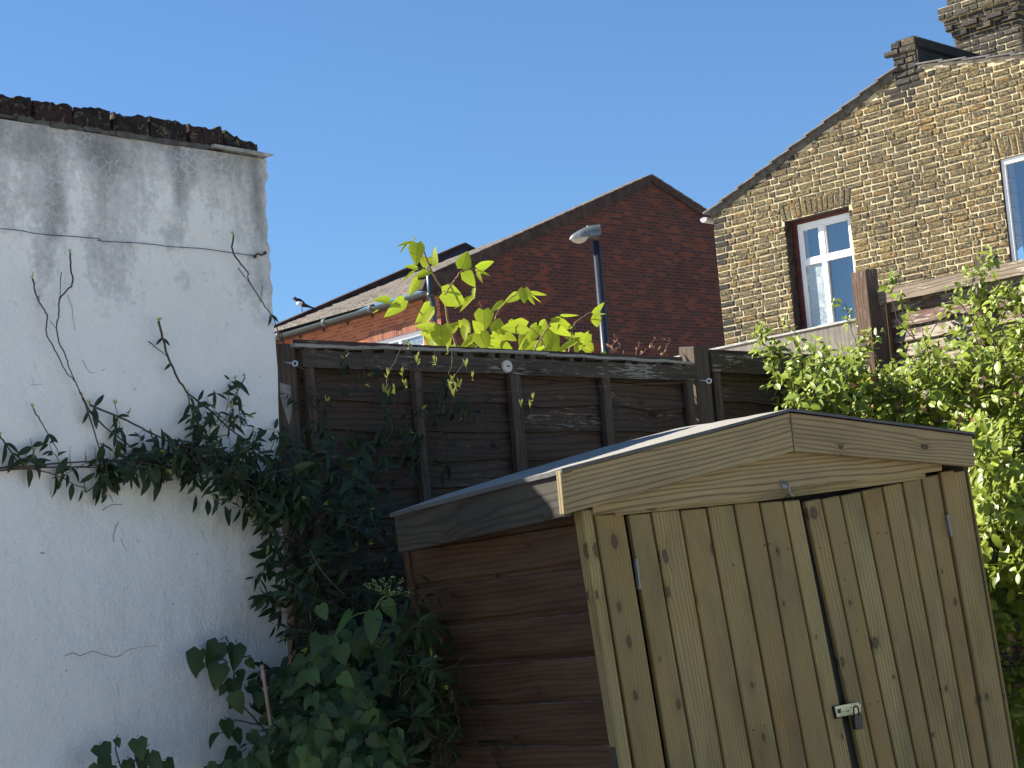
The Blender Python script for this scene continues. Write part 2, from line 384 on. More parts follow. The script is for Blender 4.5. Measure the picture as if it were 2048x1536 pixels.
ww = thing('white_wall', 'tall white rendered garden wall with black weather stains and a brick coping', 'garden wall', WALL)
edge = [(533, 325), (531, 338), (537, 352), (529, 372), (533, 395), (532, 425), (536, 455), (534, 480), (540, 500), (539, 512), (543, 530), (541, 555), (545, 575), (543, 600), (548, 640), (550, 690), (554, 740), (556, 800), (558, 860), (557, 900), (562, 1000), (567, 1100), (572, 1180), (575, 1290), (578, 1400), (582, 1536)]
pe = [WALL.hit(x, y) for x, y in edge]; pe = [(p.x + U(-.003, .003), p.z) for p in pe]
mb = MB(); zt = 1.537; z0 = -WALL.O.z
xs = [-4.5, -3, -2, -1.5, -1.2, -1.0] + [-0.9 + i * 0.1 for i in range(10)] + [0.06]
# front skin as a grid so that it can undulate, the right edge following the broken outline
lev = sorted([c for _, c in pe], reverse=True); NZ = len(lev)
def edge_at(c):
    q = sorted(pe, key=lambda p: -p[1])
    if c >= q[0][1]: return q[0][0]
    for i in range(len(q) - 1):
        if q[i][1] >= c >= q[i + 1][1]:
            t_ = (q[i][1] - c) / max(1e-6, q[i][1] - q[i + 1][1]); return q[i][0] + (q[i + 1][0] - q[i][0]) * t_
    return q[-1][0]
levels = [zt] + [l for l in lev if l < zt - .003] + [-0.8, -1.2, z0]
rows = []
for c in levels:
    e = edge_at(c); r = []
    for i in range(49):
        u = i / 48; a = -4.5 + (e + 4.5) * (1 - (1 - u) ** 2.2)
        w_ = noise.noise(Vector((a * 2.2, 0, c * 2.2))) * 0.007 if 0 < i < 48 else 0
        r.append((a, w_, c))
    r.append((e - U(0, .006), 0.012 + U(0, .006), c)); r.append((e - 0.002, 0.22, c)); r.append((-4.5, 0.22, c))
    rows.append(r)
rows = rows[::-1]
mb.grid(rows, 0.5)
mb.poly([(-4.5, 0, zt - .001), (0.09, 0.01, zt - .001), (0.09, 0.22, zt - .001), (-4.5, 0.22, zt - .001)])
mb.build('rendered_face', M_render, ww)
M_crack = plain('crack_shadow', (0.20, 0.20, 0.19), .9)
for pp, r_ in (([(130, 1312), (145, 1306), (158, 1311), (172, 1307), (190, 1303), (215, 1312), (235, 1313), (252, 1303), (265, 1297)], .0011), ([(265, 1297), (310, 1292), (345, 1296), (400, 1290), (470, 1288)], .0005), ([(236, 1044), (230, 1060), (226, 1075), (229, 1085)], .0013), ([(242, 1078), (248, 1092), (252, 1103)], .0007),
               ([(402, 1060), (408, 1075), (414, 1087)], .0006), ([(430, 1140), (424, 1190), (432, 1250)], .0005), ([(82, 1106), (90, 1107)], .002), ([(393, 1107), (396, 1108)], .0024), ([(344, 1207), (349, 1207)], .0013), ([(205, 1021), (222, 1010), (245, 1010)], .0012), ([(135, 590), (143, 610), (147, 640), (150, 660)], .0008),
               ([(165, 720), (180, 745), (205, 740), (215, 735)], .0009), ([(245, 740), (255, 752), (262, 747)], .0008), ([(155, 770), (170, 785), (160, 800)], .0007), ([(60, 770), (95, 768), (110, 775)], .0006), ([(235, 1365), (237, 1400)], .0005)):
    pts_ = [WALL.hit(x, y, -.0005) for x, y in pp]; mb = MB(); mb.tube(wiggle(pts_, .0012, 4), r_, r_ * .6, n=5); mb.build('crack', M_crack, ww)
cx = [(0, 63), (66, 142), (145, 221), (225, 297), (300, 374), (377, 446), (450, 514)]
cops = []
for l, r in cx:
    cops.append((WALL.hit(l, 220 + l * .17)[0], WALL.hit(r, 220 + r * .17)[0]))
xx = cops[0][0] - 0.012
while xx > -4.4:
    cops.append((xx - U(.13, .15), xx)); xx = cops[-1][0] - 0.012
def rough_brick(mb, a0, a1, b0, b1, c0, c1, amp=0.006, va=None, n=(5, 4, 3), drop=None):
    va = R_() if va is None else va; sd_ = Vector((U(0, 99), U(0, 99), U(0, 99)))
    def P(u, v, w):
        p = Vector((a0 + (a1 - a0) * u, b0 + (b1 - b0) * v, c0 + (c1 - c0) * w))
        k = noise.noise_vector(p * 30 + sd_) * amp
        if w > .9: p.z -= abs(noise.noise(Vector((p.x * 38, 3, 0)) + sd_)) * amp * 2.4
        e = (abs(u - .5) > .45) + (abs(v - .5) > .45) + (abs(w - .5) > .45)
        if e >= 2: p += (Vector(((a0 + a1) / 2, (b0 + b1) / 2, (c0 + c1) / 2)) - p).normalized() * amp * .7
        if drop and w > .5: p.z += drop(u)
        return p + k
    nu, nv, nw = n
    def G(f, p, q): mb.grid([[f(i / p, j / q) for j in range(q + 1)] for i in range(p + 1)], va)
    G(lambda x, y: P(x, 0, 1 - y), nu, nw); G(lambda x, y: P(1 - x, 1, 1 - y), nu, nw)
    G(lambda x, y: P(0, 1 - x, 1 - y), nv, nw); G(lambda x, y: P(1, x, 1 - y), nv, nw)
    G(lambda x, y: P(x, 1 - y, 1), nu, nv); G(lambda x, y: P(x, y, 0), nu, nv)
for i, (l, r) in enumerate(cops):
    mb = MB(); hgt_ = U(0.060, 0.068); dr = None
    if i == 6: dr = lambda u: -0.035 * u
    if i == 5: dr = lambda u: 0.008 if u > .8 else 0
    rough_brick(mb, l, r, -0.008 + U(-.004, .004), 0.215, 1.551 - .003 * i * (i < 7) * .3, 1.551 + hgt_, 0.007, n=(10, 4, 4), drop=dr)
    mb.build('coping_brick', M_cop, ww)
mb = MB()
n = 40; top = [( -4.5 + (0.105 + 4.5) * k / n, 1.553) for k in range(n + 1)]
for k in range(n * 2):
    a0 = -4.5 + (4.6) * k / (n * 2); a1 = a0 + 4.6 / (n * 2) + .0
    mb.box(a0, a1, -0.006 + U(-.003, .003), 0.21, 1.539 + U(-.005, .003), 1.552, jit=0.0015)
mb.build('mortar_bed', plain('dirty_mortar', (0.085, 0.08, 0.07), .9, bump=.6, bscale=90, var=.5), ww); mb = MB()
mb.prism([(-.12, 1.5535), (-.12, 1.546), (-.02, 1.541), (0.04, 1.54), (0.082, 1.538), (0.125, 1.5485), (0.082, 1.5505), (0.04, 1.552)], -0.022, 0.2)
mb.build('end_slate', M_cement, ww)

# ------------------------------------------------------------------ weathered brown fence behind the shed
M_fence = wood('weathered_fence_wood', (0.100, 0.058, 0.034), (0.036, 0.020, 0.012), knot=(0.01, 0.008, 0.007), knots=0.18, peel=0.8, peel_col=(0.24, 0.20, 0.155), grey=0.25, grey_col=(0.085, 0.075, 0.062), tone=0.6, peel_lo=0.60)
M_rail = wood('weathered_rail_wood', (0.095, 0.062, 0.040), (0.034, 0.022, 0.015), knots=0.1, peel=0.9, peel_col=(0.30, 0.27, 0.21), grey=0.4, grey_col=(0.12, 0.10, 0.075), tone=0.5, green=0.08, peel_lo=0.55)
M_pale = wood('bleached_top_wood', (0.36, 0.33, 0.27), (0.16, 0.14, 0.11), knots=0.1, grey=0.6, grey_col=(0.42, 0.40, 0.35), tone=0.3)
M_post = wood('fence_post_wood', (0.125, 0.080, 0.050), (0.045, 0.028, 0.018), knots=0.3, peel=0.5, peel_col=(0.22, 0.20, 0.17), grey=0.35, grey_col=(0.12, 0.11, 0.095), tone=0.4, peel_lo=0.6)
fc = thing('garden_fence', 'dark brown waney lap fence in shade behind the shed, with peeling top rail', 'fence', FENCE)
fz0 = -FENCE.O.z
def lap_panel(mb, a0, a1, ztop, zbot, pitch, b=0.0, wav=0.006, seed=0, step=0.03):
    z = ztop; k = 0
    while z > zbot:
        za = z + 0.02; zb = max(z - pitch * U(.94, 1.06), zbot); n = max(2, int((a1 - a0) / step)); va = R_(); of = (U(0, 50), U(0, 50))
        r0, r1, r2, u0, u1, u2 = [], [], [], [], [], []
        for i in range(n + 1):
            a = a0 + (a1 - a0) * i / n
            w_ = noise.noise(Vector((a * 4.0 + seed, k * 7.3, 1))) * wav * 1.6 + noise.noise(Vector((a * 17 + seed, k * 3.1, 5))) * wav * .5
            bow = noise.noise(Vector((a * 2 + seed, k * 5.1, 9))) * .004
            zz = zb + w_
            r0.append((a, b + 0.012 + bow, za)); r1.append((a, b - 0.003 + bow, zz)); r2.append((a, b + 0.012 + bow, zz - .001))
            u0.append((a + of[0], za + of[1])); u1.append((a + of[0], zz + of[1])); u2.append((a + of[0], zz + of[1] - .01))
        mb.grid([r2, r1, r0], va, False, [u2, u1, u0])
        r3 = [(p[0], b + .016, p[2]) for p in r0]; r4 = [(p[0], b + .016, p[2]) for p in r2]
        mb.grid([r3, r4], va, False, [u0, u1])
        z = zb; k += 1
# posts
def post(a0, a1, b0, b1, ztop, mat=M_post, lab=None, slope=0.006):
    mb = MB(); P = [(a0, b0, fz0), (a1, b0, fz0), (a1, b1, fz0), (a0, b1, fz0), (a0, b0, ztop), (a1, b0, ztop + .0), (a1, b1, ztop + slope), (a0, b1, ztop + slope)]
    mb.hexa(P, 2); return mb.build('post', mat, fc, bevel=0.004, label=lab)
post(-0.80, -0.722, -0.01, 0.075, 1.0, lab='old fence post by the white wall with a worn pale patch')
post(1.103, 1.182, -0.028, 0.055, 1.055, slope=0.012)
post(3.0, 3.08, -0.028, 0.055, 1.055)
mb = MB()                                       # worn pale patch on the first post
pp = [FENCE.hit(x, y, -0.0112) for x, y in ((559, 765), (581, 772), (583, 820), (581, 835), (578, 850), (574, 838), (571, 828), (566, 815), (560, 790))]
mb.prism([(p.x, p.z) for p in pp][::-1], -0.0125, -0.0101)
mb.build('bare_patch', plain('bare_grey_wood', (0.24, 0.215, 0.18), 0.9, bump=0.4, bscale=140, var=0.4), fc)
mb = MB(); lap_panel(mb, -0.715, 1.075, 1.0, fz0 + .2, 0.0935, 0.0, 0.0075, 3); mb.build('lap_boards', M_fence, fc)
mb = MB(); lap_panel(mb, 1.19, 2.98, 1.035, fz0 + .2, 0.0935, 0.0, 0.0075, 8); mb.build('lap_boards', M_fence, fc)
for a, w_ in ((-0.70, .03), (-0.262, .032), (0.163, .048), (0.606, .038), (1.045, .034)):
    mb = MB(); mb.hexa([(a + .004, -0.03, fz0 + .2), (a + w_ + .004, -0.03, fz0 + .2), (a + w_ + .004, -0.004, fz0 + .2), (a + .004, -0.004, fz0 + .2), (a, -0.03, .925), (a + w_, -0.03, .925), (a + w_, -0.004, .925), (a, -0.004, .925)], 2)
    mb.build('batten', M_post, fc, bevel=0.002)
for a in (1.20, 1.60, 2.04, 2.48, 2.94):
    mb = MB(); mb.box(a, a + .035, -0.03, -0.004, fz0 + .2, .962, 2); mb.build('batten', M_post, fc, bevel=0.002)
def strip(mb, a0, a1, b0, b1, f0, f1, n=40, off=None):
    "long board with uneven lower (f0) and upper (f1) edges"
    of = (U(0, 50), U(0, 50)); va = R_()
    A = [a0 + (a1 - a0) * i / n for i in range(n + 1)]
    q = [[(a, b0, f0(a)) for a in A], [(a, b0, f1(a)) for a in A], [(a, b1, f1(a)) for a in A], [(a, b1, f0(a)) for a in A], [(a, b0, f0(a)) for a in A]]
    dv = [0, .07, .11, .18, .22]
    mb.grid(q, va, False, [[(a + of[0], d + of[1]) for a in A] for d in dv])
    mb.poly([(a0, b0, f0(a0)), (a0, b0, f1(a0)), (a0, b1, f1(a0)), (a0, b1, f0(a0))][::1], va, [(of[0], of[1] + x) for x in (0, .07, .1, .17)])
    mb.poly([(a1, b0, f0(a1)), (a1, b1, f0(a1)), (a1, b1, f1(a1)), (a1, b0, f1(a1))][::1], va, [(of[0], of[1] + x) for x in (0, .07, .1, .17)])
nz = lambda a, k, s_: noise.noise(Vector((a * k, s_, 0)))
mb = MB(); strip(mb, -0.717, 1.10, -0.034, 0.0, lambda a: .922 + .004 * nz(a, 6, 1), lambda a: .978 + .005 * nz(a, 5, 2)); mb.build('top_rail', M_rail, fc)
mb = MB(); strip(mb, 1.187, 2.98, -0.034, 0.0, lambda a: .958 + .003 * nz(a, 6, 3), lambda a: 1.034 + .003 * nz(a, 5, 4)); mb.build('top_rail', M_rail, fc)
# split capping strip lying loosely on the panel, light shows through the gap under it
mb = MB()
cap = lambda a: 1.001 + .006 * sin(a * 2.4 + .8) + .003 * nz(a, 9, 7)
strip(mb, -0.745, 0.35, -0.036, 0.03, lambda a: cap(a) - .010 - .004 * abs(nz(a, 14, 9)), lambda a: cap(a) + .004 * nz(a, 20, 5), 70)
strip(mb, 0.34, 1.085, -0.034, 0.028, lambda a: cap(a) - .014 - .003 * abs(nz(a, 16, 3)), lambda a: cap(a) - .004 + .003 * nz(a, 20, 6), 50)
for k in range(22):
    a = -0.7 + k * 0.083 + U(-.035, .035); sp2 = MB(); sp2.box(a, a + U(.006, .05), -0.03, 0.0, 0.974, cap(a) - .008); sp2.build('spacer', M_post, fc)
mb.build('capping_strip', M_pale, fc)

# ------------------------------------------------------------------ right hand fence with peeling paint, in the sun
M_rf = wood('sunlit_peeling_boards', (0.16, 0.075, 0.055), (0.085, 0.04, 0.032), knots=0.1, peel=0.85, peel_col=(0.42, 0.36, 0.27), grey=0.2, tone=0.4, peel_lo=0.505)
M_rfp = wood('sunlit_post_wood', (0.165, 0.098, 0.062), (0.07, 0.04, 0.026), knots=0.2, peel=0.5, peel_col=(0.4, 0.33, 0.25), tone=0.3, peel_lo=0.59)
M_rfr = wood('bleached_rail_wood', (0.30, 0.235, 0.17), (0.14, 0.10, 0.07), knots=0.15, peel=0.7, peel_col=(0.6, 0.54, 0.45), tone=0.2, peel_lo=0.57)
rf = thing('side_fence', 'sunlit side fence with peeling brown and white paint behind the leafy climber', 'fence', RF)
rz0 = -RF.O.z
mb = MB(); mb.hexa([(-0.012, -0.03, rz0), (0.062, -0.03, rz0), (0.062, .055, rz0), (-0.012, .055, rz0), (-0.012, -0.03, .112), (0.062, -0.03, .112), (0.062, .055, .125), (-0.012, .055, .125)], 2)
mb.build('post', M_rfp, rf, bevel=0.003)
mb = MB(); mb.box(1.87, 1.945, -0.03, .055, rz0, .12, 2); mb.build('post', M_rfp, rf, bevel=0.003)
mb = MB(); mb.box(0.515, 0.585, 0.05, .12, rz0, .085, 2); mb.build('rear_post', M_post, rf, bevel=0.003)
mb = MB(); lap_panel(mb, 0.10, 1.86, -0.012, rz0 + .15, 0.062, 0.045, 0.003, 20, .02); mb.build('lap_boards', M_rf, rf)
mb = MB(); strip(mb, 0.082, 1.86, 0.012, 0.04, lambda a: -.030 + .003 * nz(a, 8, 11), lambda a: .028 + .004 * nz(a, 9, 12)); mb.build('top_rail', M_rfr, rf)
for a in (0.085, 0.515, .95, 1.38, 1.8):
    mb = MB(); mb.box(a, a + .032, 0.008, .036, rz0 + .15, -.034, 2); mb.build('batten', M_rfp, rf, bevel=0.002)

# ------------------------------------------------------------------ shed
M_shed = wood('pressure_treated_pine', (0.39, 0.30, 0.12), (0.185, 0.125, 0.042), knot=(0.05, 0.035, 0.025), knots=0.45, kscale=(7.0, 12.0), ring_k=620, ringw=0.3, ringp=1.6, flowk=26.0, tone=0.6, stain=0.7, green=0.25, bstr=0.3, grey=0.25, grey_col=(0.17, 0.15, 0.10))
M_barge = wood('pine_barge_board', (0.35, 0.28, 0.14), (0.14, 0.095, 0.045), knot=(0.03, 0.018, 0.012), knots=0.32, ring_k=430, ringp=4.0, ringw=0.42, flowk=30.0, tone=0.3, stain=0.3, bstr=0.3)
M_fascia = wood('shade_toned_fascia', (0.075, 0.066, 0.05), (0.034, 0.029, 0.022), knots=0.35, ring_k=200, tone=0.4, stain=0.6)  # paler wood; the shade of the dark corner is put into the colour
M_clad = wood('brown_shiplap', (0.098, 0.046, 0.020), (0.036, 0.016, 0.007), knot=(0.015, 0.007, 0.004), knots=0.4, kscale=(5, 9), ring_k=420, ringp=2.5, flowk=26.0, tone=0.45, stain=0.5, grey=0.35, grey_col=(0.15, 0.095, 0.055))
M_dark = plain('dark_interior', (0.012, 0.011, 0.01), 0.9)
sh = thing('garden_shed', 'small leaning timber shed with double doors of knotty boards and grey felt roof', 'shed', SHED)
SZ0 = -1.83
def quadboard(mb, top, bot, b0, b1, va=None, yb=1536, extend=True):
    "vertical board given by its top edge (two pixels) and the x of its sides at the bottom edge of the photograph"
    T = [SHED.hit(x, y, b0) for x, y in top]; B = [SHED.hit(x, yb, b0) for x in bot]
    P = []
    for Tq, Bq in zip(T, B):
        k = (SZ0 - Tq.z) / (Bq.z - Tq.z); P.append((Tq.x + (Bq.x - Tq.x) * k, SZ0))
    (x0, z0_), (x1, z1_) = P
    g_ = 0.0038
    mb.hexa([(x0 + g_, b0, z0_), (x1 - g_, b0, z1_), (x1 - g_, b1, z1_), (x0 + g_, b1, z0_), (T[0].x + g_, b0, T[0].z), (T[1].x - g_, b0, T[1].z), (T[1].x - g_, b1, T[1].z), (T[0].x + g_, b1, T[0].z)], 2, va)
tops = [1256, 1303, 1361, 1414, 1468, 1520, 1567, 1602]; bots = [1340, 1392, 1450, 1508, 1564, 1617, 1671, 1707]
ty = lambda x: 1028 + (997 - 1028) * (x - 1254) / (1602 - 1254)
steps = [2, 0, 2, 0, -1, 1, 2]
ld = None
mb = MB()
for i in range(7): quadboard(mb, [(tops[i], ty(tops[i]) + steps[i]), (tops[i + 1], ty(tops[i + 1]) + steps[i])], (bots[i], bots[i + 1]), 0.004 + U(0, .0015), 0.024)
ld = mb.build('door', M_shed, sh, bevel=0.003, label='left shed door of vertical boards')
tops2 = [1609, 1643, 1681, 1723, 1765, 1805, 1843, 1878]; bots2 = [1724, 1756, 1795, 1836, 1874, 1911, 1947, 1981]
ty2 = lambda x: 1003 + (948 - 1003) * (x - 1608) / (1878 - 1608)
steps2 = [0, 2, 3, 2, 2, 1, 0]
mb = MB()
for i in range(7): quadboard(mb, [(tops2[i], ty2(tops2[i]) + steps2[i]), (tops2[i + 1], ty2(tops2[i + 1]) + steps2[i])], (bots2[i], bots2[i + 1]), 0.004 + U(0, .0015), 0.024)
rd = mb.build('door', M_shed, sh, bevel=0.003, label='right shed door of vertical boards')
# black strip stands for the dark of the meeting gap
mb = MB(); quadboard(mb, [(1590, 1010), (1626, 1010)], (1700, 1734), 0.026, 0.04); mb.build('gap_strip', plain('black_strip', (0.018, 0.018, 0.017), 0.7), sh)
# fixed boards left and right of the doors, corner post
mb = MB(); quadboard(mb, [(1187, 1030), (1250, 1027)], (1269, 1334), 0.002, 0.022); mb.build('front_board', M_shed, sh, bevel=0.003)
mb = MB(); quadboard(mb, [(1881, 944), (1931, 935)], (1984, 2031), 0.002, 0.022); mb.build('front_board', M_shed, sh, bevel=0.003)
mb = MB(); quadboard(mb, [(1160, 1020), (1186, 1018)], (1240, 1268), -0.012, 0.026); mb.build('corner_post', M_shed, sh, bevel=0.003)
mb = MB(); quadboard(mb, [(1931, 928), (1937, 927)], (2031, 2040), -0.002, 0.03); mb.build('corner_post', M_shed, sh, bevel=0.003)
# gable board behind the barge boards
gp = [SHED.hit(x, y, -0.012) for x, y in ((1186, 1031), (1300, 1017), (1420, 1003), (1530, 989), (1640, 972), (1760, 957), (1885, 941), (1885, 905), (1590, 862), (1186, 975))]
mb = MB(); mb.prism([(p.x, p.z) for p in gp], -0.012, 0.02); mb.build('gable_board', M_barge, sh, bevel=0.002)
gp = [SHED.hit(x, y, -0.004) for x, y in ((1230, 1031), (1530, 1001), (1640, 986), (1760, 970), (1850, 957), (1850, 940), (1640, 960), (1530, 975), (1230, 1018))]
mb = MB(); mb.prism([(p.x, p.z) for p in gp], -0.006, 0.016); mb.build('door_head', M_shed, sh)
# barge boards
def barge(p, va):
    mb = MB(); q = [SHED.hit(x, y, -0.06) for x, y in p]
    mb.hexa([(q[0].x, -.06, q[0].z), (q[1].x, -.06, q[1].z), (q[1].x, -.038, q[1].z), (q[0].x, -.038, q[0].z), (q[3].x, -.06, q[3].z), (q[2].x, -.06, q[2].z), (q[2].x, -.038, q[2].z), (q[3].x, -.038, q[3].z)], 0, va)
    mb.build('barge_board', M_barge, sh, bevel=0.002)
barge([(1129, 1029), (1588, 902), (1580, 825), (1121, 941)], 0.3)
barge([(1590, 902), (1951, 933), (1945, 871), (1582, 825)], 0.75)
# eaves fascia along the left side
mb = MB(); mb.hexa([(-.082, -.037, -.002), (-.06, -.037, -.002), (-.06, .79, -.026), (-.082, .79, -.026), (-.082, -.037, .112), (-.06, -.037, .114), (-.06, .79, .088), (-.082, .79, .086)], 1, .4)
mb.build('fascia', M_fascia, sh, bevel=0.002)
mb = MB(); mb.box(1.37, 1.392, -.037, .79, -.02, .085, 1); mb.build('fascia', M_fascia, sh, bevel=0.002)
# felt roof
t = NT('mineral_felt'); o = t.obj()
nf = t.noise(o, 160, 3, 0.8); M_felt = t.done(t.bsdf(t.mix(t.ramp(nf, [(0.35, 0.0), (0.65, 1.0)]), (0.21, 0.195, 0.165), (0.37, 0.345, 0.29)), 1.0, t.bump(t.math('ADD', nf, t.math('MULTIPLY', t.noise(o, 8, 2), 1.5)), 0.6, 0.006)))
mb = MB()
PL, PK, PR = (-.091, .119), (.706, .212), (1.41, .088)
def sag(a, b, c): return c + 0.004 * noise.noise(Vector((a * 5, b * 5, 0)))
rows = []; nb_ = 14
for j in range(nb_ + 1):
    b = -.064 + (.80 + .064) * j / nb_; r = []
    for (p, q, m_) in ((PL, PK, 12), (PK, PR, 10)):
        for i in range(m_ + (m_ == 10)):
            w = (b + .064) / .864; bk = {PL: (-.088, .092), PK: (1.0, .247), PR: (1.42, .10)}
            p2 = [p[k_] + (bk[p][k_] - p[k_]) * w for k_ in (0, 1)]; q2 = [q[k_] + (bk[q][k_] - q[k_]) * w for k_ in (0, 1)]
            u = i / m_; a = p2[0] + (q2[0] - p2[0]) * u; c = p2[1] + (q2[1] - p2[1]) * u + .01 * w * sin(pi * u)
            dz = 0 if j in (0,) else 0.003 * noise.noise(Vector((a * 6, b * 6, 0)))
            r.append((a, b, c + dz))
    rows.append(r)
mb.grid([[(x, y, z - .012) for x, y, z in r] for r in rows[::-1]], .5); mb.grid(rows, .5)
mb.build('felt_roof', M_felt, sh); mb = MB()
e0 = [r[0] for r in rows]; mb.grid([[(x - .001, y, z - .012) for x, y, z in e0][::-1], e0[::-1]], .5)
e0 = rows[0]; mb.grid([[(x, y - .001, z - .008) for x, y, z in e0], e0], .5)
e0 = [r[-1] for r in rows]; mb.grid([e0[::-1], [(x + .001, y, z - .02) for x, y, z in e0][::-1]], .5)
mb.build('felt_edge', plain('dark_felt_edge', (0.09, 0.09, 0.085), .9, bump=.4), sh)
# shiplap side: profile swept along the depth
per = 0.1135; prof = []; z = 0.06; ph0 = SHED.hit(1178, 1211, 0.0, 0).z
z = ph0 + 2 * per
prof.append((0.0, 0.10))
while z > SZ0:
    if z < 0.095: prof += [(0.0, z), (0.011, z - .001), (0.0115, z - .006), (0.0105, z - .0145), (0.006, z - .0175), (0.0, z - .0195)]
    z -= per
prof.append((0.0, SZ0))
M_ledge = wood('skylit_board_edge', (0.26, 0.17, 0.11), (0.10, 0.06, 0.035), knots=0.05, peel=0.5, peel_col=(0.34, 0.25, 0.18), peel_lo=.5, tone=.5)  # paler strips: skylight on the ledges put into the colour
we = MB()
mb = MB(); va = 0.3; cur = 0; nseg = 24; grp = []
for i in range(len(prof) - 1):
    (a0, z0_), (a1, z1_) = prof[i], prof[i + 1]
    if z0_ - z1_ > .05: of = (U(0, 30), U(0, 30)); va = U(.1, .9)
    elif i == 0: of = (3, 4)
    B = [0.0 + .86 * k / nseg for k in range(nseg + 1)]
    bend = lambda b, zz: 0.002 * noise.noise(Vector((b * 4, zz * 3, 2)))
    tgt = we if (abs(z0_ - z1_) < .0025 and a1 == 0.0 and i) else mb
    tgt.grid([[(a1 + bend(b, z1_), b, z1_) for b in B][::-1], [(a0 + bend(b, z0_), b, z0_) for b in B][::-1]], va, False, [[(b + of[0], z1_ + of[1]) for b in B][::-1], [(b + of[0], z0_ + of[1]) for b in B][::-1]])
mb.build('side_cladding', M_clad, sh); we.build('skylit_edges', M_ledge, sh)
mb = MB(); mb.box(-.012, .006, .858, .885, SZ0, .04, 2); mb.build('corner_strip', M_clad, sh, bevel=0.002)
mb = MB(); mb.box(-.004, .02, -.0, .022, SZ0, .08, 2); mb.build('corner_strip', M_fascia, sh, label='dark corner batten between side and front')
mb = MB(); mb.box(.012, 1.36, .05, .86, SZ0, .04); mb.build('dark_filler', M_dark, sh)  # near-black box stands for the unlit inside behind the gaps
mb = MB(); mb.box(1.362, 1.385, .03, .9, SZ0, .06, 1); mb.build('side_panel', M_clad, sh)
# hinges, hook, hasp and padlock
M_galv = plain('galvanised_steel', (0.22, 0.22, 0.21), 0.5, metal=0.7, bump=0.1)
def hinge(par, x0, y0, x1, y1, w):
    p = SHED.hit(x0, y0, 0.0); q = SHED.hit(x1, y1, 0.0); mb = MB(); n = 5
    mb.hexa([(q.x - w, -.0005, q.z), (q.x + w, -.0005, q.z), (q.x + w, .0045, q.z), (q.x - w, .0045, q.z), (p.x - w, -.0005, p.z), (p.x + w, -.0005, p.z), (p.x + w, .0045, p.z), (p.x - w, .0045, p.z)], 2)
    for k in range(n):
        a = p.lerp(q, k / n); b = p.lerp(q, (k + .92) / n); mb.tube([(a.x, -.003, a.z), (b.x, -.003, b.z)], .004, n=8)
    mb.build('hinge', M_galv, par)
hinge(ld, 1271, 1118, 1279, 1178, .005); hinge(rd, 1893, 1030, 1902, 1073, .005)
mb = MB(); p = SHED.hit(1573, 960, -.03); q = SHED.hit(1584, 990, -.03)
mb.hexa([(p.x - .006, -.016, q.z + .02), (p.x + .014, -.016, q.z + .02), (p.x + .014, -.0125, q.z + .02), (p.x - .006, -.0125, q.z + .02), (p.x - .01, -.016, p.z), (p.x + .008, -.016, p.z), (p.x + .008, -.0125, p.z), (p.x - .01, -.0125, p.z)])
mb.tube(wiggle([Vector((p.x, -.018, p.z - .004)), Vector((p.x + .004, -.03, p.z - .016)), Vector((p.x + .006, -.026, p.z - .03)), Vector((q.x, -.03, q.z)), Vector((q.x + .01, -.022, q.z - .003))], 0), .0035, n=8)
mb.build('cabin_hook', M_galv, sh)
M_brass = plain('brassy_hasp', (0.46, 0.44, 0.26), 0.4, metal=0.6, bump=0.3, bscale=160, var=0.3)
hp = [SHED.hit(x, y, -0.006) for x, y in ((1673, 1435), (1712, 1427), (1719, 1404), (1714, 1403), (1669, 1413))]
hp = [(SHED.hit(x, y, -.006).x, SHED.hit(x, y, -.006).z) for x, y in ((1674, 1435), (1706, 1429), (1721, 1424), (1721, 1409), (1714, 1404), (1669, 1413))]
mb = MB(); mb.prism(hp, -0.008, -0.004)
qs = [SHED.hit(x, y, -.0) for x, y in ((1672, 1420), (1677, 1428))]
mb.build('hasp', M_brass, sh, bevel=0.0008)
mb = MB(); mb.prism([(SHED.hit(x, y, 0).x, SHED.hit(x, y, 0).z) for x, y in ((1670, 1438), (1680, 1436), (1676, 1411), (1665, 1413))], -0.0035, 0.003)
mb.prism([(SHED.hit(x, y, 0).x, SHED.hit(x, y, 0).z) for x, y in ((1672, 1427), (1677, 1426), (1676, 1418), (1671, 1419))], -0.011, -0.008)
for x, y in ((1681, 1418), (1697, 1422), (1703, 1415)):
    c = SHED.hit(x, y, -.008); mb.tube([(c.x, -.0075, c.z), (c.x, -.0095, c.z)], .0022, .0014, n=8)
for k in range(4):
    c = SHED.hit(1685 + k * 5, 1423.5 - k, -.008); mb.box(c.x - .0018, c.x + .0015, -.0084, -.0078, c.z - .001, c.z + .0012)
mb.build('hasp_plate', plain('dark_steel', (0.03, 0.03, 0.03), 0.5, metal=0.5), sh)
c0 = SHED.hit(1713, 1430, -.024)
pl = thing('padlock', 'small black padlock hanging from the hasp on the shed doors', 'padlock', Frame(SHED.w(*c0), radians(34.63), 0))
mb = MB(); w_, hgt_, d_ = .0145, .034, .0075
mb.prism([(-w_, -.002), (-w_, -hgt_ - .001), (-w_ + .004, -hgt_ - .005), (w_ - .004, -hgt_ - .005), (w_, -hgt_ - .001), (w_, -.002), (w_ - .002, 0), (-w_ + .002, 0)], -d_, d_)
mb.build('lock_body', plain('black_lock_case', (0.012, 0.012, 0.013), 0.35), pl, bevel=0.0015, seg=2)
mb = MB(); mb.tube([Vector((cos(pi * k / 12) * .0095, 0, .013 + sin(pi * k / 12) * .011)) for k in range(13)] and [Vector((.0095, 0, -.002))] + [Vector((cos(pi * k / 12) * .0095, 0, .013 + sin(pi * k / 12) * .011)) for k in range(13)] + [Vector((-.0095, 0, -.002))], .0024, n=8)
mb.build('shackle', plain('black_steel_rod', (0.03, 0.03, 0.032), 0.25, metal=0.6), pl, smooth=True)
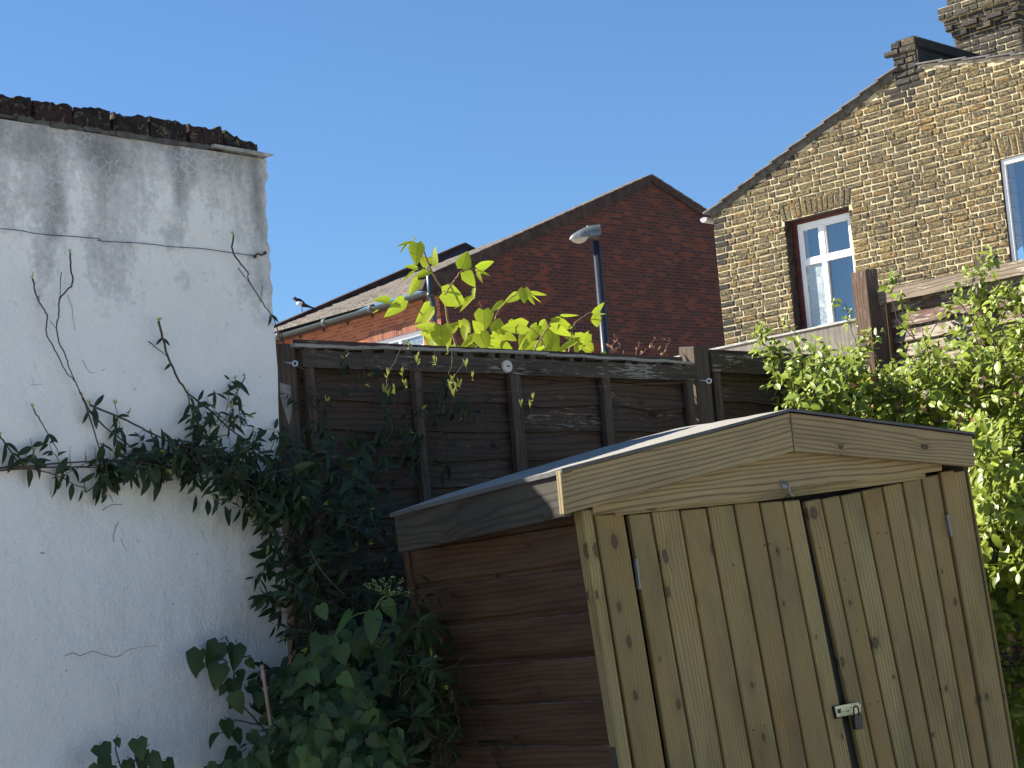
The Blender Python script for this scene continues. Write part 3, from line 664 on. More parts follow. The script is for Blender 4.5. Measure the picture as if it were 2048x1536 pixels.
# nail heads on the doors
M_nail = plain('rusty_nail', (0.03, 0.022, 0.018), 0.6)
for (x, y) in ((1196, 1060), (1200, 1210), (1206, 1215), (1234, 1283), (1255, 1300), (1240, 1430), (1530, 1090), (1540, 1088), (1555, 1102), (1577, 1097), (1640, 1096), (1756, 1066), (1774, 1066), (1692, 1087), (1691, 1160), (1714, 1261), (1860, 1060), (1868, 1357), (1910, 1341), (1742, 1408), (1757, 1403), (1508, 1460), (1530, 1452), (1468, 1130), (1150, 1085)):
    c = SHED.hit(x, y, 0.002); mb = MB(); mb.tube([(c.x, .006, c.z), (c.x, .0022, c.z)], .0024, .002, n=7); mb.build('nail', M_nail, ld if 1255 < x < 1700 and x < 1604 + (y - 1000) * .2 else rd if x > 1604 else sh)

# ------------------------------------------------------------------ yellow stock brick house
t = NT('yellow_stock_brick'); va = t.vary(); o = t.obj()
c_ = [(0.25, 0.195, 0.095), (0.17, 0.14, 0.08), (0.20, 0.16, 0.085), (0.115, 0.10, 0.07), (0.29, 0.21, 0.09), (0.15, 0.12, 0.075), (0.22, 0.17, 0.08), (0.09, 0.08, 0.062), (0.27, 0.165, 0.065), (0.19, 0.16, 0.10), (0.13, 0.11, 0.075)]
col = t.ramp(va, [(i_ / 11, c) for i_, c in enumerate(c_)], 'CONSTANT')
n1 = t.noise(t.mapv(o, (1, 1, 1.5)), 22, 6, .75); col = t.mix(t.math('MULTIPLY', t.ramp(n1, [(.47, 1.), (.55, 0.)]), .88), col, (0.045, 0.041, 0.037))
n2 = t.noise(t.mapv(o, (1, 1, 1.4), (5, 0, 3)), 34, 5, .75); col = t.mix(t.math('MULTIPLY', t.ramp(n2, [(.51, 0.), (.59, 1.)]), .75), col, (0.44, 0.36, 0.17)); n3 = t.noise(t.mapv(o, (1, 1, 1.3), (9, 0, 7)), 13, 5, .75); col = t.mix(t.math('MULTIPLY', t.ramp(n3, [(.52, 0.), (.61, 1.)]), .8), col, (0.33, 0.19, 0.055))
zn = t.noise(o, .9, 3); col = t.mix(t.math('MULTIPLY', t.ramp(zn, [(.42, 1.), (.58, 0.)]), .35), col, (0.10, 0.085, 0.06))
col = t.mix(t.math('GREATER_THAN', va, 1.5), col, t.mix(t.noise(o, 25, 5), (0.035, 0.033, 0.03), (0.085, 0.075, 0.06)))
M_yb = t.done(t.bsdf(col, .9, t.bump(t.noise(o, 60, 5, .75), 1.0, .03), spec=.15))
M_yd = brick_obj('sooty_brick', [(0.05, 0.044, 0.038), (0.03, 0.028, 0.026), (0.07, 0.06, 0.045), (0.12, 0.09, 0.05)], dark=0.8, bscale=60, bstr=0.8)
M_mort = plain('buff_mortar', (0.52, 0.43, 0.26), 0.9, bump=0.8, bscale=70, var=0.3)
M_slate = plain('roof_slate', (0.10, 0.09, 0.085), 0.6, bump=0.4, bscale=50, var=0.4)
M_sooty = plain('sooty_render', (0.02, 0.018, 0.017), 0.85, bump=0.6, bscale=30, var=0.5)
M_white = plain('white_window_paint', (0.80, 0.80, 0.78), 0.35, var=0.03)
M_maroon = plain('maroon_paint', (0.085, 0.022, 0.018), 0.5, bump=0.4, bscale=60, var=0.5)
def glass_mat(name, tint=(0.02, 0.03, 0.04), rough=0.04, pale_mix=0.0):
    t = NT(name); o = t.obj()
    bp = t.bump(t.noise(o, 3, 2), 0.04, 0.02)
    g_ = t.n('BsdfGlossy', {'Color': (0.9, 0.93, 0.96, 1), 'Roughness': rough, 'Normal': bp}).outputs[0]
    tr = t.n('BsdfTransparent', {'Color': (0.92, 0.95, 0.96, 1)}).outputs[0]
    fr = t.n('Fresnel', {'IOR': 1.5, 'Normal': bp}).outputs[0]
    fr = t.math('MULTIPLY_ADD', fr, 1.3, 0.17, clamp=True)
    m = t.n('MixShader', {0: fr, 1: tr, 2: g_}).outputs[0]
    if pale_mix:
        df = t.n('BsdfDiffuse', {'Color': (0.5, 0.55, 0.55, 1)}).outputs[0]
        m = t.n('MixShader', {0: t.math('MULTIPLY', t.ramp(t.noise(o, 14, 5, 0.7), [(0.3, 0.2), (0.7, 1.0)]), pale_mix), 1: m, 2: df}).outputs[0]
    return t.done(m)
M_glass = glass_mat('window_glass')
yh = thing('yellow_brick_house', 'yellow stock brick house gable in the sun with white windows and a tall chimney', 'house', YEL)
yz0 = -YEL.O.z
def ytop(a):
    if a < 2.8: return 1.64 + (2.70 - 1.64) * a / 2.8
    if a < 3.12: return 2.98
    return 2.70 - (a - 3.14) * .177
HOLES = [(1.06, 1.985, -0.02, 1.325), (3.995, 4.95, -0.4, 1.42)]
ARCH = [(1.01, 2.03, 1.325, 1.53), (3.93, 5.0, 1.42, 1.66)]
AEX = [(1.01, 2.03, 1.325, 1.48), (3.93, 5.0, 1.42, 1.61)]
def brick_front(mb, x0, x1, z0, z1, b=0.0, depth=0.02, va=None, prot=0.008, j=0.0045, vert=False):
    va = R_() if va is None else va
    J = lambda: U(-j, j)
    o_ = [(x0 + J(), z0 + J()), (x1 + J(), z0 + J()), (x1 + J(), z1 + J()), (x0 + J(), z1 + J())]
    e = min(.012, (x1 - x0) * .2, (z1 - z0) * .2)
    cxm, czm = (x0 + x1) / 2, (z0 + z1) / 2; p = prot * U(.3, 1.4)
    mid = [(x + (e if x < cxm else -e) * U(.1, .5), z + (e if z < czm else -e) * U(.1, .5)) for x, z in o_]
    inn = [(x + (e if x < cxm else -e) * U(.7, 1.5), z + (e if z < czm else -e) * U(.7, 1.5)) for x, z in o_]
    i = len(mb.v)
    mb.v += [Vector((x, b + depth, z)) for x, z in o_] + [Vector((x, b - p * .3 + U(-.002, .002), z)) for x, z in mid] + [Vector((x, b - p + U(-.0035, .0035), z)) for x, z in inn]
    mb.v.append(Vector((cxm + J() * 3, b - p * U(.5, 1.6), czm + J())))
    for r in (0, 4):
        for k in range(4):
            k2 = (k + 1) % 4; mb.face([i + r + k, i + r + k2, i + r + 4 + k2, i + r + 4 + k], [(0, 0)] * 4, va)
    for k in range(4): mb.face([i + 8 + k, i + 8 + (k + 1) % 4, i + 12], [(0, 0)] * 3, va)
def lay(mb, a0, a1, zlo, topf, holes, b=0.0, course=0.075, L=0.215, H=0.103, j=0.011, sooty=None):
    row = 0; z = zlo
    while True:
        if z > max(topf(a0 + (a1 - a0) * k / 40) for k in range(41)): break
        zm = z + course * .5; x = a0 - U(0, .03) - (0.16 if row % 2 else 0.0); hd = row % 2
        while x < a1:
            w_ = (H if hd else L) * U(.94, 1.05); hd = 1 - hd
            lo, hi = max(x, a0), min(x + w_, a1); x += w_ + j
            segs = [(lo, hi)]
            for h0, h1, g0, g1 in holes:
                if g0 - .03 < zm < g1 + .02:
                    ns = []
                    for s0, s1 in segs:
                        if s1 <= h0 or s0 >= h1: ns.append((s0, s1))
                        else:
                            if s0 < h0: ns.append((s0, h0))
                            if s1 > h1: ns.append((h1, s1))
                    segs = ns
            for s0, s1 in segs:
                if s1 - s0 < .03: continue
                if z + course * .7 > min(topf(s0), topf(s1)): continue
                brick_front(mb, s0 + U(0, .003), s1 - U(0, .003), z + j * .5 + U(-.002, .002), z + course - j * .5 + U(-.002, .002), b, va=(2.0 if (sooty and sootf((s0 + s1) / 2, z)) else R_() * .999))
        z += course; row += 1
def sootf(a, z):
    e = ytop(a) - z
    p = 0.0
    if 2.55 < a < 3.35: p = 1.1 - abs(a - 2.96) * 2.0 - max(0, 2.75 - z) * 1.3
    if a < .25: p = max(p, .35)
    if e < .13: p = max(p, .3)
    return R_() < p
mb = MB(); lay(mb, 0.0, 5.6, -1.05, ytop, HOLES + AEX, sooty=True)
mb.build('brick_wall', M_yb, yh)
# mortar backing, with openings
mb = MB(); bm_ = 0.006
As = sorted(set([0, .4, .8, 1.06, 1.6, 1.985, 2.4, 2.799, 2.8, 3.12, 3.121, 3.6, 3.995, 4.5, 4.95, 5.3, 5.6, 9.0]))
def tp(a): return ytop(min(a, 8)) - .005
for a0, a1 in zip(As[:-1], As[1:]):
    am = (a0 + a1) / 2; z = yz0; cuts = [(h[2], h[3]) for h in HOLES if h[0] <= am <= h[1]]
    for g0, g1 in cuts:
        mb.poly([(a0, bm_, z), (a1, bm_, z), (a1, bm_, g0), (a0, bm_, g0)]); z = g1
    t0, t1 = (tp(a0 + .0005), tp(a1 - .0005)); mb.poly([(a0, bm_, z), (a1, bm_, z), (a1, bm_, t1), (a0, bm_, t0)])
mb.poly([(0, bm_, yz0), (0, bm_, 1.6), (0, 7, 1.6), (0, 7, yz0)])
mb.poly([(9, bm_, yz0), (9, bm_, 1.6), (9, 7, 1.6), (9, 7, yz0)])
mb.build('mortar_joints', M_mort, yh)
# flat arches of bricks on end
for (a0, a1, z0_, z1_) in ARCH:
    mb = MB(); n = int((a1 - a0) / .073)
    for k in range(n):
        sp = (k + .5) / n - .5; x0 = a0 + (a1 - a0) * k / n; x1 = a0 + (a1 - a0) * (k + 1) / n; i0 = len(mb.v)
        brick_front(mb, x0 + .004, x1 - .004, z0_ + .012, z1_ - .004, va=R_() * .85, prot=.008)
        for v in mb.v[i0:]: v.x += sp * .07 * ((v.z - z0_) / (z1_ - z0_) - .5) * 1.0
    mb.build('flat_arch', M_yb, yh)
# side return of brick to the left
# window
def window(par, a0, a1, z0_, z1_, rec, trans=0.72, mull=0.5, curt=True, sub=0.04):
    # reveals
    mb = MB()
    mb.box(a0 - .001, a0 + .0, 0.0, rec + .02, z0_, z1_); mb.poly([(a0, .004, z0_), (a0, rec + .05, z0_), (a0, rec + .05, z1_), (a0, .004, z1_)])
    mb.poly([(a1, .004, z0_), (a1, .004, z1_), (a1, rec + .05, z1_), (a1, rec + .05, z0_)]); mb.poly([(a0, .004, z1_), (a0, rec + .05, z1_), (a1, rec + .05, z1_), (a1, .004, z1_)])
    mb.poly([(a0, rec + .3, z0_), (a1, rec + .3, z0_), (a1, rec + .3, z1_), (a0, rec + .3, z1_)])
    mb.build('reveal', M_reveal, par)
    fr = MB(); t_ = .045
    def bar(x0, x1, y0, y1, b0=0.0, m=fr): m.box(x0, x1, rec + b0, rec + .05, y0, y1)
    return bar, fr
M_reveal = plain('dark_brick_reveal', (0.07, 0.055, 0.045), 0.9, bump=0.6, bscale=50, var=0.5)
def mk_window(a0, a1, z0_, z1_, rec, frame_pad, split, trz, curt):
    bar, fr = window(yh, a0, a1, z0_, z1_, rec)
    mb = MB(); p = frame_pad
    if p:
        mb.box(a0 + .002, a0 + p, rec - .015, rec + .06, z0_, z1_); mb.box(a1 - p, a1 - .002, rec - .015, rec + .06, z0_, z1_); mb.box(a0 + p, a1 - p, rec - .015, rec + .06, z1_ - p * .6, z1_ - .002)
        mb.build('sub_frame', M_maroon, yh, bevel=.003)
    A0, A1, Z0, Z1 = a0 + p, a1 - p, z0_, z1_ - p * .6
    w_ = MB(); t_ = .05
    w_.box(A0, A0 + t_, rec, rec + .05, Z0, Z1); w_.box(A1 - t_, A1, rec, rec + .05, Z0, Z1); w_.box(A0 + t_, A1 - t_, rec, rec + .05, Z1 - t_ * 1.3, Z1); w_.box(A0 + t_, A1 - t_, rec, rec + .05, Z0, Z0 + t_)
    cells = []
    if split:
        w_.box(split - .038, split + .038, rec - .004, rec + .05, Z0 + t_, Z1 - t_ * 1.3)
        for x0, x1 in ((A0 + t_, split - .038), (split + .038, A1 - t_)):
            w_.box(x0, x1, rec - .002, rec + .05, trz - .035, trz + .035)
            cells += [(x0, x1, Z0 + t_, trz - .035), (x0, x1, trz + .035, Z1 - t_ * 1.3)]
            # thin opening sash lines
            for q0, q1, y0, y1 in ((x0, x1, trz + .035, Z1 - t_ * 1.3),):
                w_.box(q0, q0 + .018, rec + .006, rec + .045, y0, y1); w_.box(q1 - .018, q1, rec + .006, rec + .045, y0, y1); w_.box(q0 + .018, q1 - .018, rec + .006, rec + .045, y0, y0 + .018); w_.box(q0 + .018, q1 - .018, rec + .006, rec + .045, y1 - .018, y1)
    else: cells = [(A0 + t_, A1 - t_, Z0 + t_, Z1 - t_ * 1.3)]
    wf = w_.build('window', M_white, yh, bevel=.004)
    for c in cells:
        m = MB(); m.poly([(c[0], rec + .03, c[2]), (c[1], rec + .03, c[2]), (c[1], rec + .03, c[3]), (c[0], rec + .03, c[3])]); m.build('pane', M_pale_pane if (curt and c is cells[0]) else M_glass, wf, label='lower left pane, whitened to bring out the net curtain' if (curt and c is cells[0]) else None)
    m = MB(); m.poly([(A0, rec + .28, Z0), (A1, rec + .28, Z0), (A1, rec + .28, Z1), (A0, rec + .28, Z1)]); m.build('room_sheet', M_room, wf)
    if curt:
        m = MB(); n = 60; x0, x1 = A0 + .06, split - .03; rows = []
        for z in (Z0 + .02, trz - .05):
            rows.append([(x0 + (x1 - x0) * k / n, rec + .05 + .012 * sin(k * .9) + .006 * sin(k * 2.3), z) for k in range(n + 1)])
        m.grid(rows, .5); m.build('net_curtain', M_net, wf, smooth=True)
M_pale_pane = glass_mat('curtain_pale_glass', rough=.25, pale_mix=.85)  # pane whitened to stand for the curtain behind it
M_room = plain('room_sheet', (0.10, 0.115, 0.13), 0.9)  # backing sheet, bluish tone put in for pale reflections in the panes
t = NT('net_curtain'); o = t.obj(); M_net = t.done(t.bsdf(t.mix(t.ramp(t.noise(t.mapv(o, (1, 1, .6)), 18, 5, .7), [(.35, 0.), (.65, 1.)]), (0.55, 0.64, 0.62), (0.9, 0.95, 0.92)), 0.9))
mk_window(1.06, 1.985, -0.02, 1.325, 0.15, 0.07, YEL.hit(1650, 530, .15).x, YEL.hit(1650, 517, .15).z, True)
mk_window(3.995, 4.95, -0.4, 1.42, 0.03, 0.0, None, 0, False)
# roof: slates, stepped along the verge
mb = MB(); a = -0.10; sl = (2.70 - 1.64) / 2.8; n_ = 11
for k in range(n_):
    x0 = -0.10 + k * (2.93 / n_); x1 = x0 + 2.93 / n_ + .05
    def zz(x, up): return 1.665 + (x) * sl + up
    mb.hexa([(x0, -.07, zz(x0, .022)), (x1, -.07, zz(x1, -.004)), (x1, 7, zz(x1, -.004)), (x0, 7, zz(x0, .022)), (x0, -.07, zz(x0, .044)), (x1, -.07, zz(x1, .016)), (x1, 7, zz(x1, .016)), (x0, 7, zz(x0, .044))])
for k in range(8):
    x1 = 8.9 - k * .73 if False else 3.16 + (k + 1) * .3; x0 = x1 - .36
    f = lambda x, up: 2.70 - (x - 3.14) * .177 + up
    mb.hexa([(x0, -.05, f(x0, .012)), (x1, -.05, f(x1, .036)), (x1, 7, f(x1, .036)), (x0, 7, f(x0, .012)), (x0, -.05, f(x0, .03)), (x1, -.05, f(x1, .056)), (x1, 7, f(x1, .056)), (x0, 7, f(x0, .03))])
mb.hexa([(5.5, -.05, 2.28), (9.2, -.05, 1.63), (9.2, 7, 1.63), (5.5, 7, 2.28), (5.5, -.05, 2.33), (9.2, -.05, 1.68), (9.2, 7, 1.68), (5.5, 7, 2.33)])
mb.build('slate_roof', M_slate, yh, bevel=.003)
mb = MB()                                        # grey mortar fillet under the verge
for k in range(28):
    x0 = -0.02 + k * .1; x1 = x0 + .1
    mb.hexa([(x0, -.016, ytop(x0) - U(.02, .06)), (x1, -.016, ytop(x1) - U(.02, .06)), (x1, .02, ytop(x1) - .05), (x0, .02, ytop(x0) - .05), (x0, -.022, ytop(x0) + .045), (x1, -.022, ytop(x1) + .045), (x1, .02, ytop(x1) + .045), (x0, .02, ytop(x0) + .045)])
mb.build('verge_fillet', plain('grey_mortar', (0.085, 0.08, 0.068), 0.9, bump=.7, bscale=60, var=.4), yh)
mb = MB()
for k in range(24):
    x0 = 3.12 + k * .1; x1 = x0 + .1
    mb.hexa([(x0, -.012, ytop(x0 + .01) - U(.005, .04)), (x1, -.012, ytop(x1) - U(.005, .04)), (x1, .02, ytop(x1) - .03), (x0, .02, ytop(x0 + .01) - .03), (x0, -.014, ytop(x0 + .01) + .02), (x1, -.014, ytop(x1) + .02), (x1, .02, ytop(x1) + .02), (x0, .02, ytop(x0 + .01) + .02)])
mb.build('verge_fillet', plain('pale_verge_mortar', (0.33, 0.28, 0.20), .9, bump=.8, bscale=60, var=.4), yh)
# parapet wall between the roofs
mb = MB()
lay(mb, 2.80, 3.115, 2.55, lambda a: 2.99, [], b=-.01)
for zc, ov in ((2.93, .0),):
    pass
brick_front(mb, 2.70, 2.90, 2.905, 2.97, -.035, .06); brick_front(mb, 2.91, 3.13, 2.905, 2.97, -.03, .06)
brick_front(mb, 2.80, 2.93, 2.975, 3.05, -.03, .06); brick_front(mb, 2.94, 3.12, 2.975, 3.06, -.03, .06)
mb.build('parapet_end', M_yd, yh)
mb = MB(); mb.prism([(2.80, 2.5), (3.11, 2.5), (3.11, 2.92), (3.15, 2.94), (3.15, 3.04), (3.10, 3.075), (2.86, 3.07), (2.80, 3.03), (2.76, 2.95), (2.76, 2.91), (2.80, 2.90)], .0, 1.9)
mb.build('parapet', M_sooty, yh)
# chimney
def stack(mb, a0, a1, b0, b1, zc, over, course):
    A0, A1, B0, B1 = a0 - over, a1 + over, b0 - over, b1 + over
    mb.box(A0 + .004, A1 - .004, B0 + .004, B1 - .004, zc, zc + course)
cz = 2.3; CB0, CB1, CA0, CA1 = 1.8, 2.75, 2.56, 3.47
core = MB(); cb = MB(); row = 0; z = cz
overs = {}
zs = []
while z < 6.2:
    k = (z - 3.83) / .078
    ov = 0.0
    if z > 3.47: ov = .05
    if z > 3.55: ov = .075
    if z > 3.63: ov = .12
    if z > 3.79: ov = .03
    zs.append((z, ov)); z += .078
for z, ov in zs:
    core.box(CA0 - ov + .008, CA1 + ov - .008, CB0 - ov + .008, CB1 + ov - .008, z, z + .0785)
    x = CA0 - ov - (0.0 if row % 2 else 0.11); hd = 0
    dent = abs(z - 3.51) < .05
    while x < CA1 + ov:
        w_ = (.103 if hd else .215); lo, hi = max(x, CA0 - ov), min(x + w_, CA1 + ov); x += w_ + .011; hd = 1 - hd
        if hi - lo > .03: brick_front(cb, lo, hi, z + .005, z + .073, CB0 - ov - (.05 if (dent and hd) else 0), .03 + (.05 if dent else 0))
    y = CB0 - ov; i0 = len(cb.v)
    while y < CB1 + ov:
        lo, hi = y, min(y + .215, CB1 + ov); y += .226; j0 = len(cb.v)
        if hi - lo > .03:
            brick_front(cb, lo, hi, z + .005, z + .073, 0, .03)
            for v in cb.v[j0:]: v.x, v.y = CA1 + ov - v.y, v.x
    row += 1
ch = core.build('chimney', M_mort, yh); cb.build('chimney_bricks', M_yd, ch)
mb = MB(); mb.prism([(2.93, 2.9), (3.6, 2.6), (3.6, 3.0), (3.0, 3.0)], 1.74, 1.8); mb.build('flashing', M_slate, ch)
# white gutter end at the left eaves
mb = MB(); n = 10; ro = [(-.10 + .055 * cos(pi + pi * k / n), 1.60 + .055 * sin(pi + pi * k / n)) for k in range(n + 1)]
mb.prism(ro + [(-.10, 1.612)], -.06, 7)
mb.build('gutter', plain('pale_gutter', (0.30, 0.31, 0.31), 0.5), yh)

# ------------------------------------------------------------------ low rendered wall under the window
LW = Frame(YEL.w(0, -0.6, 0), radians(-43.5))
lw = thing('rendered_wall', 'streaky grey rendered wall in front of the yellow brick house', 'wall', LW)
p0 = LW.hit(1380, 710); p1 = LW.hit(1700, 643); z0_ = -LW.O.z
sl_ = (p1.z - p0.z) / (p1.x - p0.x)
t = NT('streaky_grey_render'); o = t.obj()
st = t.noise(t.mapv(o, (30, 1, 2.5)), 1.0, 6, .7); bl = t.noise(o, 3, 5)
cc = t.mix(t.ramp(st, [(.35, 0.), (.65, 1.)]), (0.12, 0.10, 0.078), (0.25, 0.22, 0.18)); cc = t.mix(t.math('MULTIPLY', t.ramp(bl, [(.45, 0.), (.7, 1.)]), .6), cc, (0.12, 0.11, 0.095))
M_grey = t.done(t.bsdf(cc, .9, t.bump(st, .6, .01)))
mb = MB(); mb.prism([(p0.x - .6, z0_), (p1.x + 3, z0_), (p1.x + 3, p1.z + sl_ * 3), (p0.x - .6, p0.z - sl_ * .6)], 0, .2)
mb.build('wall_face', M_grey, lw)
mb = MB(); P = [(p0.x - .6, p0.z - sl_ * .6), (p1.x + 3, p1.z + sl_ * 3)]
mb.hexa([(P[0][0], -.02, P[0][1]), (P[1][0], -.02, P[1][1]), (P[1][0], .22, P[1][1]), (P[0][0], .22, P[0][1]), (P[0][0], -.02, P[0][1] + .02), (P[1][0], -.02, P[1][1] + .02), (P[1][0], .22, P[1][1] + .02), (P[0][0], .22, P[0][1] + .02)])
mb.build('capping', M_cement, lw)

# ------------------------------------------------------------------ red brick house
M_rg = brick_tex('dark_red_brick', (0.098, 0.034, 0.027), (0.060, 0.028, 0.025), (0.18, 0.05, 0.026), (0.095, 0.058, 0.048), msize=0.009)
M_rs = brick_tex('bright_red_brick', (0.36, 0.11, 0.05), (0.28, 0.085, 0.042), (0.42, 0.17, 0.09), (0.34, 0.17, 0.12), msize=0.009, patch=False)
t = NT('roof_tiles'); o = t.obj(); bt = t.n('TexBrick', {'Vector': t.n('CombineXYZ', {0: t.sep(o)[1], 1: t.sep(o)[0], 2: 0.0}).outputs[0], 'Color1': (0.09, 0.08, 0.07, 1), 'Color2': (0.18, 0.15, 0.125, 1), 'Mortar': (0.03, 0.03, 0.03, 1), 'Scale': 1.0, 'Mortar Size': .012, 'Brick Width': .27, 'Row Height': 50.0}).outputs[0]
M_tile = t.done(t.bsdf(t.mix(t.math('MULTIPLY', t.ramp(t.noise(o, 5, 5), [(.4, 0.), (.65, 1.)]), .5), bt, (0.22, 0.19, 0.15)), .85, t.bump(t.noise(o, 20, 4), .5, .02)))
M_lead = plain('lead_flashing', (0.035, 0.042, 0.065), 0.5, bump=.2, bscale=8, var=.3)
M_vb = plain('dark_verge_brick', (0.042, 0.024, 0.020), 0.85, bump=.6, bscale=30, var=.5)
M_gut = plain('grey_green_gutter', (0.045, 0.06, 0.062), 0.6, var=.1)
rh = thing('red_brick_house', 'dark red brick house with a steep gable and a tiled roof', 'house', RED)
rz = -RED.O.z; HW = 6.62; s0 = .4026
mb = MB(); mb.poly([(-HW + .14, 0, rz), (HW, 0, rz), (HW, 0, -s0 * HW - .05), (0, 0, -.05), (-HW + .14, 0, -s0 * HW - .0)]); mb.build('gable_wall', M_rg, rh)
# side wall in its own frame so that the brickwork runs along it
RSF = Frame(RED.w(-HW + .14, 0, 0), radians(41.15) - pi / 2)
so = MB(); WI = .14
ez = -3.08
WIN = (-2.35, -.62, -3.75, ez - .55 + .0)
wtop = RSF.hit(800, 671).z
gl = -6.0
for (x0, x1, y0, y1) in ((-6.4, WIN[0], rz, ez), (WIN[1], 0, rz, ez), (WIN[0], WIN[1], rz, wtop - 1.3), (WIN[0], WIN[1], wtop, ez)):
    so.poly([(x0, 0, y0), (x1, 0, y0), (x1, 0, y1), (x0, 0, y1)])
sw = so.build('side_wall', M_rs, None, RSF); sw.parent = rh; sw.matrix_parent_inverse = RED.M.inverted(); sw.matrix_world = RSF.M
def rsb(name, mb, mat, par=None, **k):
    o = mb.build(name, mat, None, RSF, **k); o.parent = par or rh; o.matrix_parent_inverse = (RED.M if par is None else par.matrix_world).inverted(); o.matrix_world = RSF.M; return o
mb = MB(); n = 26
for k in range(n):
    x0 = WIN[0] - .12 + (WIN[1] - WIN[0] + .24) * k / n; x1 = WIN[0] - .12 + (WIN[1] - WIN[0] + .24) * (k + 1) / n
    mb.box(x0 + .004, x1 - .004, -.02, .02, wtop, wtop + .215, va=R_())
rsb('brick_lintel', mb, brick_obj('red_soldier_brick', [(0.30, 0.11, 0.065), (0.20, 0.08, 0.055), (0.34, 0.14, 0.08)], dark=.3))
mb = MB(); mb.box(WIN[0], WIN[1], .05, .12, wtop - .09, wtop); mb.box(WIN[0], WIN[1], .05, .12, wtop - 1.3, wtop - 1.22)
for x in (WIN[0], (WIN[0] + WIN[1]) / 2 - .03, WIN[1] - .07): mb.box(x, x + .07, .05, .12, wtop - 1.22, wtop - .09)
mb.box(WIN[0] + .07, WIN[1] - .07, .055, .12, wtop - .36, wtop - .30)
rw = rsb('window', mb, M_white)
mb = MB(); mb.poly([(WIN[0], .1, wtop - 1.3), (WIN[1], .1, wtop - 1.3), (WIN[1], .1, wtop), (WIN[0], .1, wtop)]); rsb('pane', mb, glass_mat('pale_window_glass', pale_mix=.35), rw)
mb = MB(); mb.poly([(WIN[0], .5, wtop - 1.3), (WIN[1], .5, wtop - 1.3), (WIN[1], .5, wtop), (WIN[0], .5, wtop)]); rsb('room_sheet', mb, M_room, rw)
# gutter and downpipe
mb = MB(); n = 10; pr = [(.075 * cos(pi + pi * k / n), .075 * sin(pi + pi * k / n)) for k in range(n + 1)]
rows = [[(x, -.36 + p[0], ez + .02 + p[1]) for p in pr] for x in (-6.9, .12)]; mb.grid(rows); mb.grid([[(x, -.36 + p[0] * .9, ez + .02 + p[1] * .9) for p in pr] for x in (-6.9, .12)])
for x in (-1.9, -3.6, -5.4): mb.tube([(x, -.36, ez - .0), (x + .12, -.36, ez - .0)], .085, n=12)
gu = rsb('gutter', mb, M_gut, smooth=True)
mb = MB(); mb.box(-6.4, .0, -.33, -.003, ez - .03, ez + .05); rsb('soffit', mb, M_vb)
mb = MB()
for x in (-.5, -1.4, -2.3, -3.2, -4.1, -5.0): mb = MB(); mb.box(x, x + .03, -.05, 0, ez - .1, ez - .02); rsb('bracket', mb, M_gut, gu)
dp = [RSF.hit(x, y, -.42) for x, y in ((856, 530), (860, 590), (866, 604), (878, 618), (882, 630), (887, 700))]
mb = MB(); dpp = [Vector((min(p.x, .3), -.42, p.z)) for p in dp]; dpp.append(Vector((dpp[-1].x, -.42, rz))); mb.tube(dpp, .058, n=10)
for k in (1, 3): mb.tube([dpp[k] + Vector((0, 0, .05)), dpp[k] - Vector((0, 0, .06))], .07, n=10)
mb.tube([dpp[4] + Vector((0, 0, -.25)), dpp[4] - Vector((0, 0, .33))], .07, n=10)
rsb('downpipe', mb, plain('dark_downpipe', (0.03, 0.042, 0.05), 0.35), smooth=True)
# roof
FL, LN = 6.2, 6.2
def rp_(u, v, up=0.0):
    "u: 0 eave .. 1 ridge on the left slope, v: 0 near .. 1 far"
    eN = Vector((-HW - .20, .05, -s0 * (HW + .20) - .26)); aN = Vector((0, .05, -.22)); eF = Vector((-HW - .20, LN, -s0 * (HW + .20) - .20)); aF = Vector((0, LN, -.46))
    return eN * (1 - u) * (1 - v) + aN * u * (1 - v) + eF * (1 - u) * v + aF * u * v + Vector((0, 0, up))
mb = MB(); nr = 26
for k in range(nr):
    u0, u1 = k / nr, (k + 1) / nr + .006
    for j in range(24):
        v0, v1 = j / 24, (j + 1) / 24; dz = U(-.006, .01)
        a_, b_, c_, d_ = rp_(u0, v0, .055 + dz), rp_(u0, v1, .055 + dz), rp_(u1, v1, .018), rp_(u1, v0, .018)
        mb.poly([a_, d_, c_, b_]); mb.poly([rp_(u0, v0, -.0), a_, b_, rp_(u0, v1, -.0)])
for k in range(nr):
    u0, u1 = k / nr, (k + 1) / nr
    f = lambda P: Vector((-P.x, P.y, P.z))
    mb.poly([f(rp_(u0, 0, .055)), f(rp_(u0, 1, .055)), f(rp_(u1, 1, .018)), f(rp_(u1, 0, .018))])
mb.build('tiled_roof', M_tile, rh)
mb = MB()
for sgn in (-1, 1):
    N = 30
    for k in range(N):
        x0, x1 = (HW + .18) * k / N, (HW + .18) * (k + 1) / N - .001; th = U(.262, .27) if sgn < 0 else .16
        q = lambda x, d: (sgn * x, -.07, -s0 * x + .012 - d)
        p = [q(x0, th), q(x1, th), q(x1, 0), q(x0, 0)]
        mb.hexa([p[0], p[1], (p[1][0], .30, p[1][2]), (p[0][0], .30, p[0][2]), p[3], p[2], (p[2][0], .30, p[2][2]), (p[3][0], .30, p[3][2])])
mb.prism([(-HW - .35, -s0 * HW - .36), (-HW + .35, -s0 * HW - .36), (-HW + .75, -s0 * HW + .22), (-HW - .2, -s0 * HW - .06)], -.09, .1)
mb.build('verge', M_vb, rh, bevel=.004)
mb = MB()
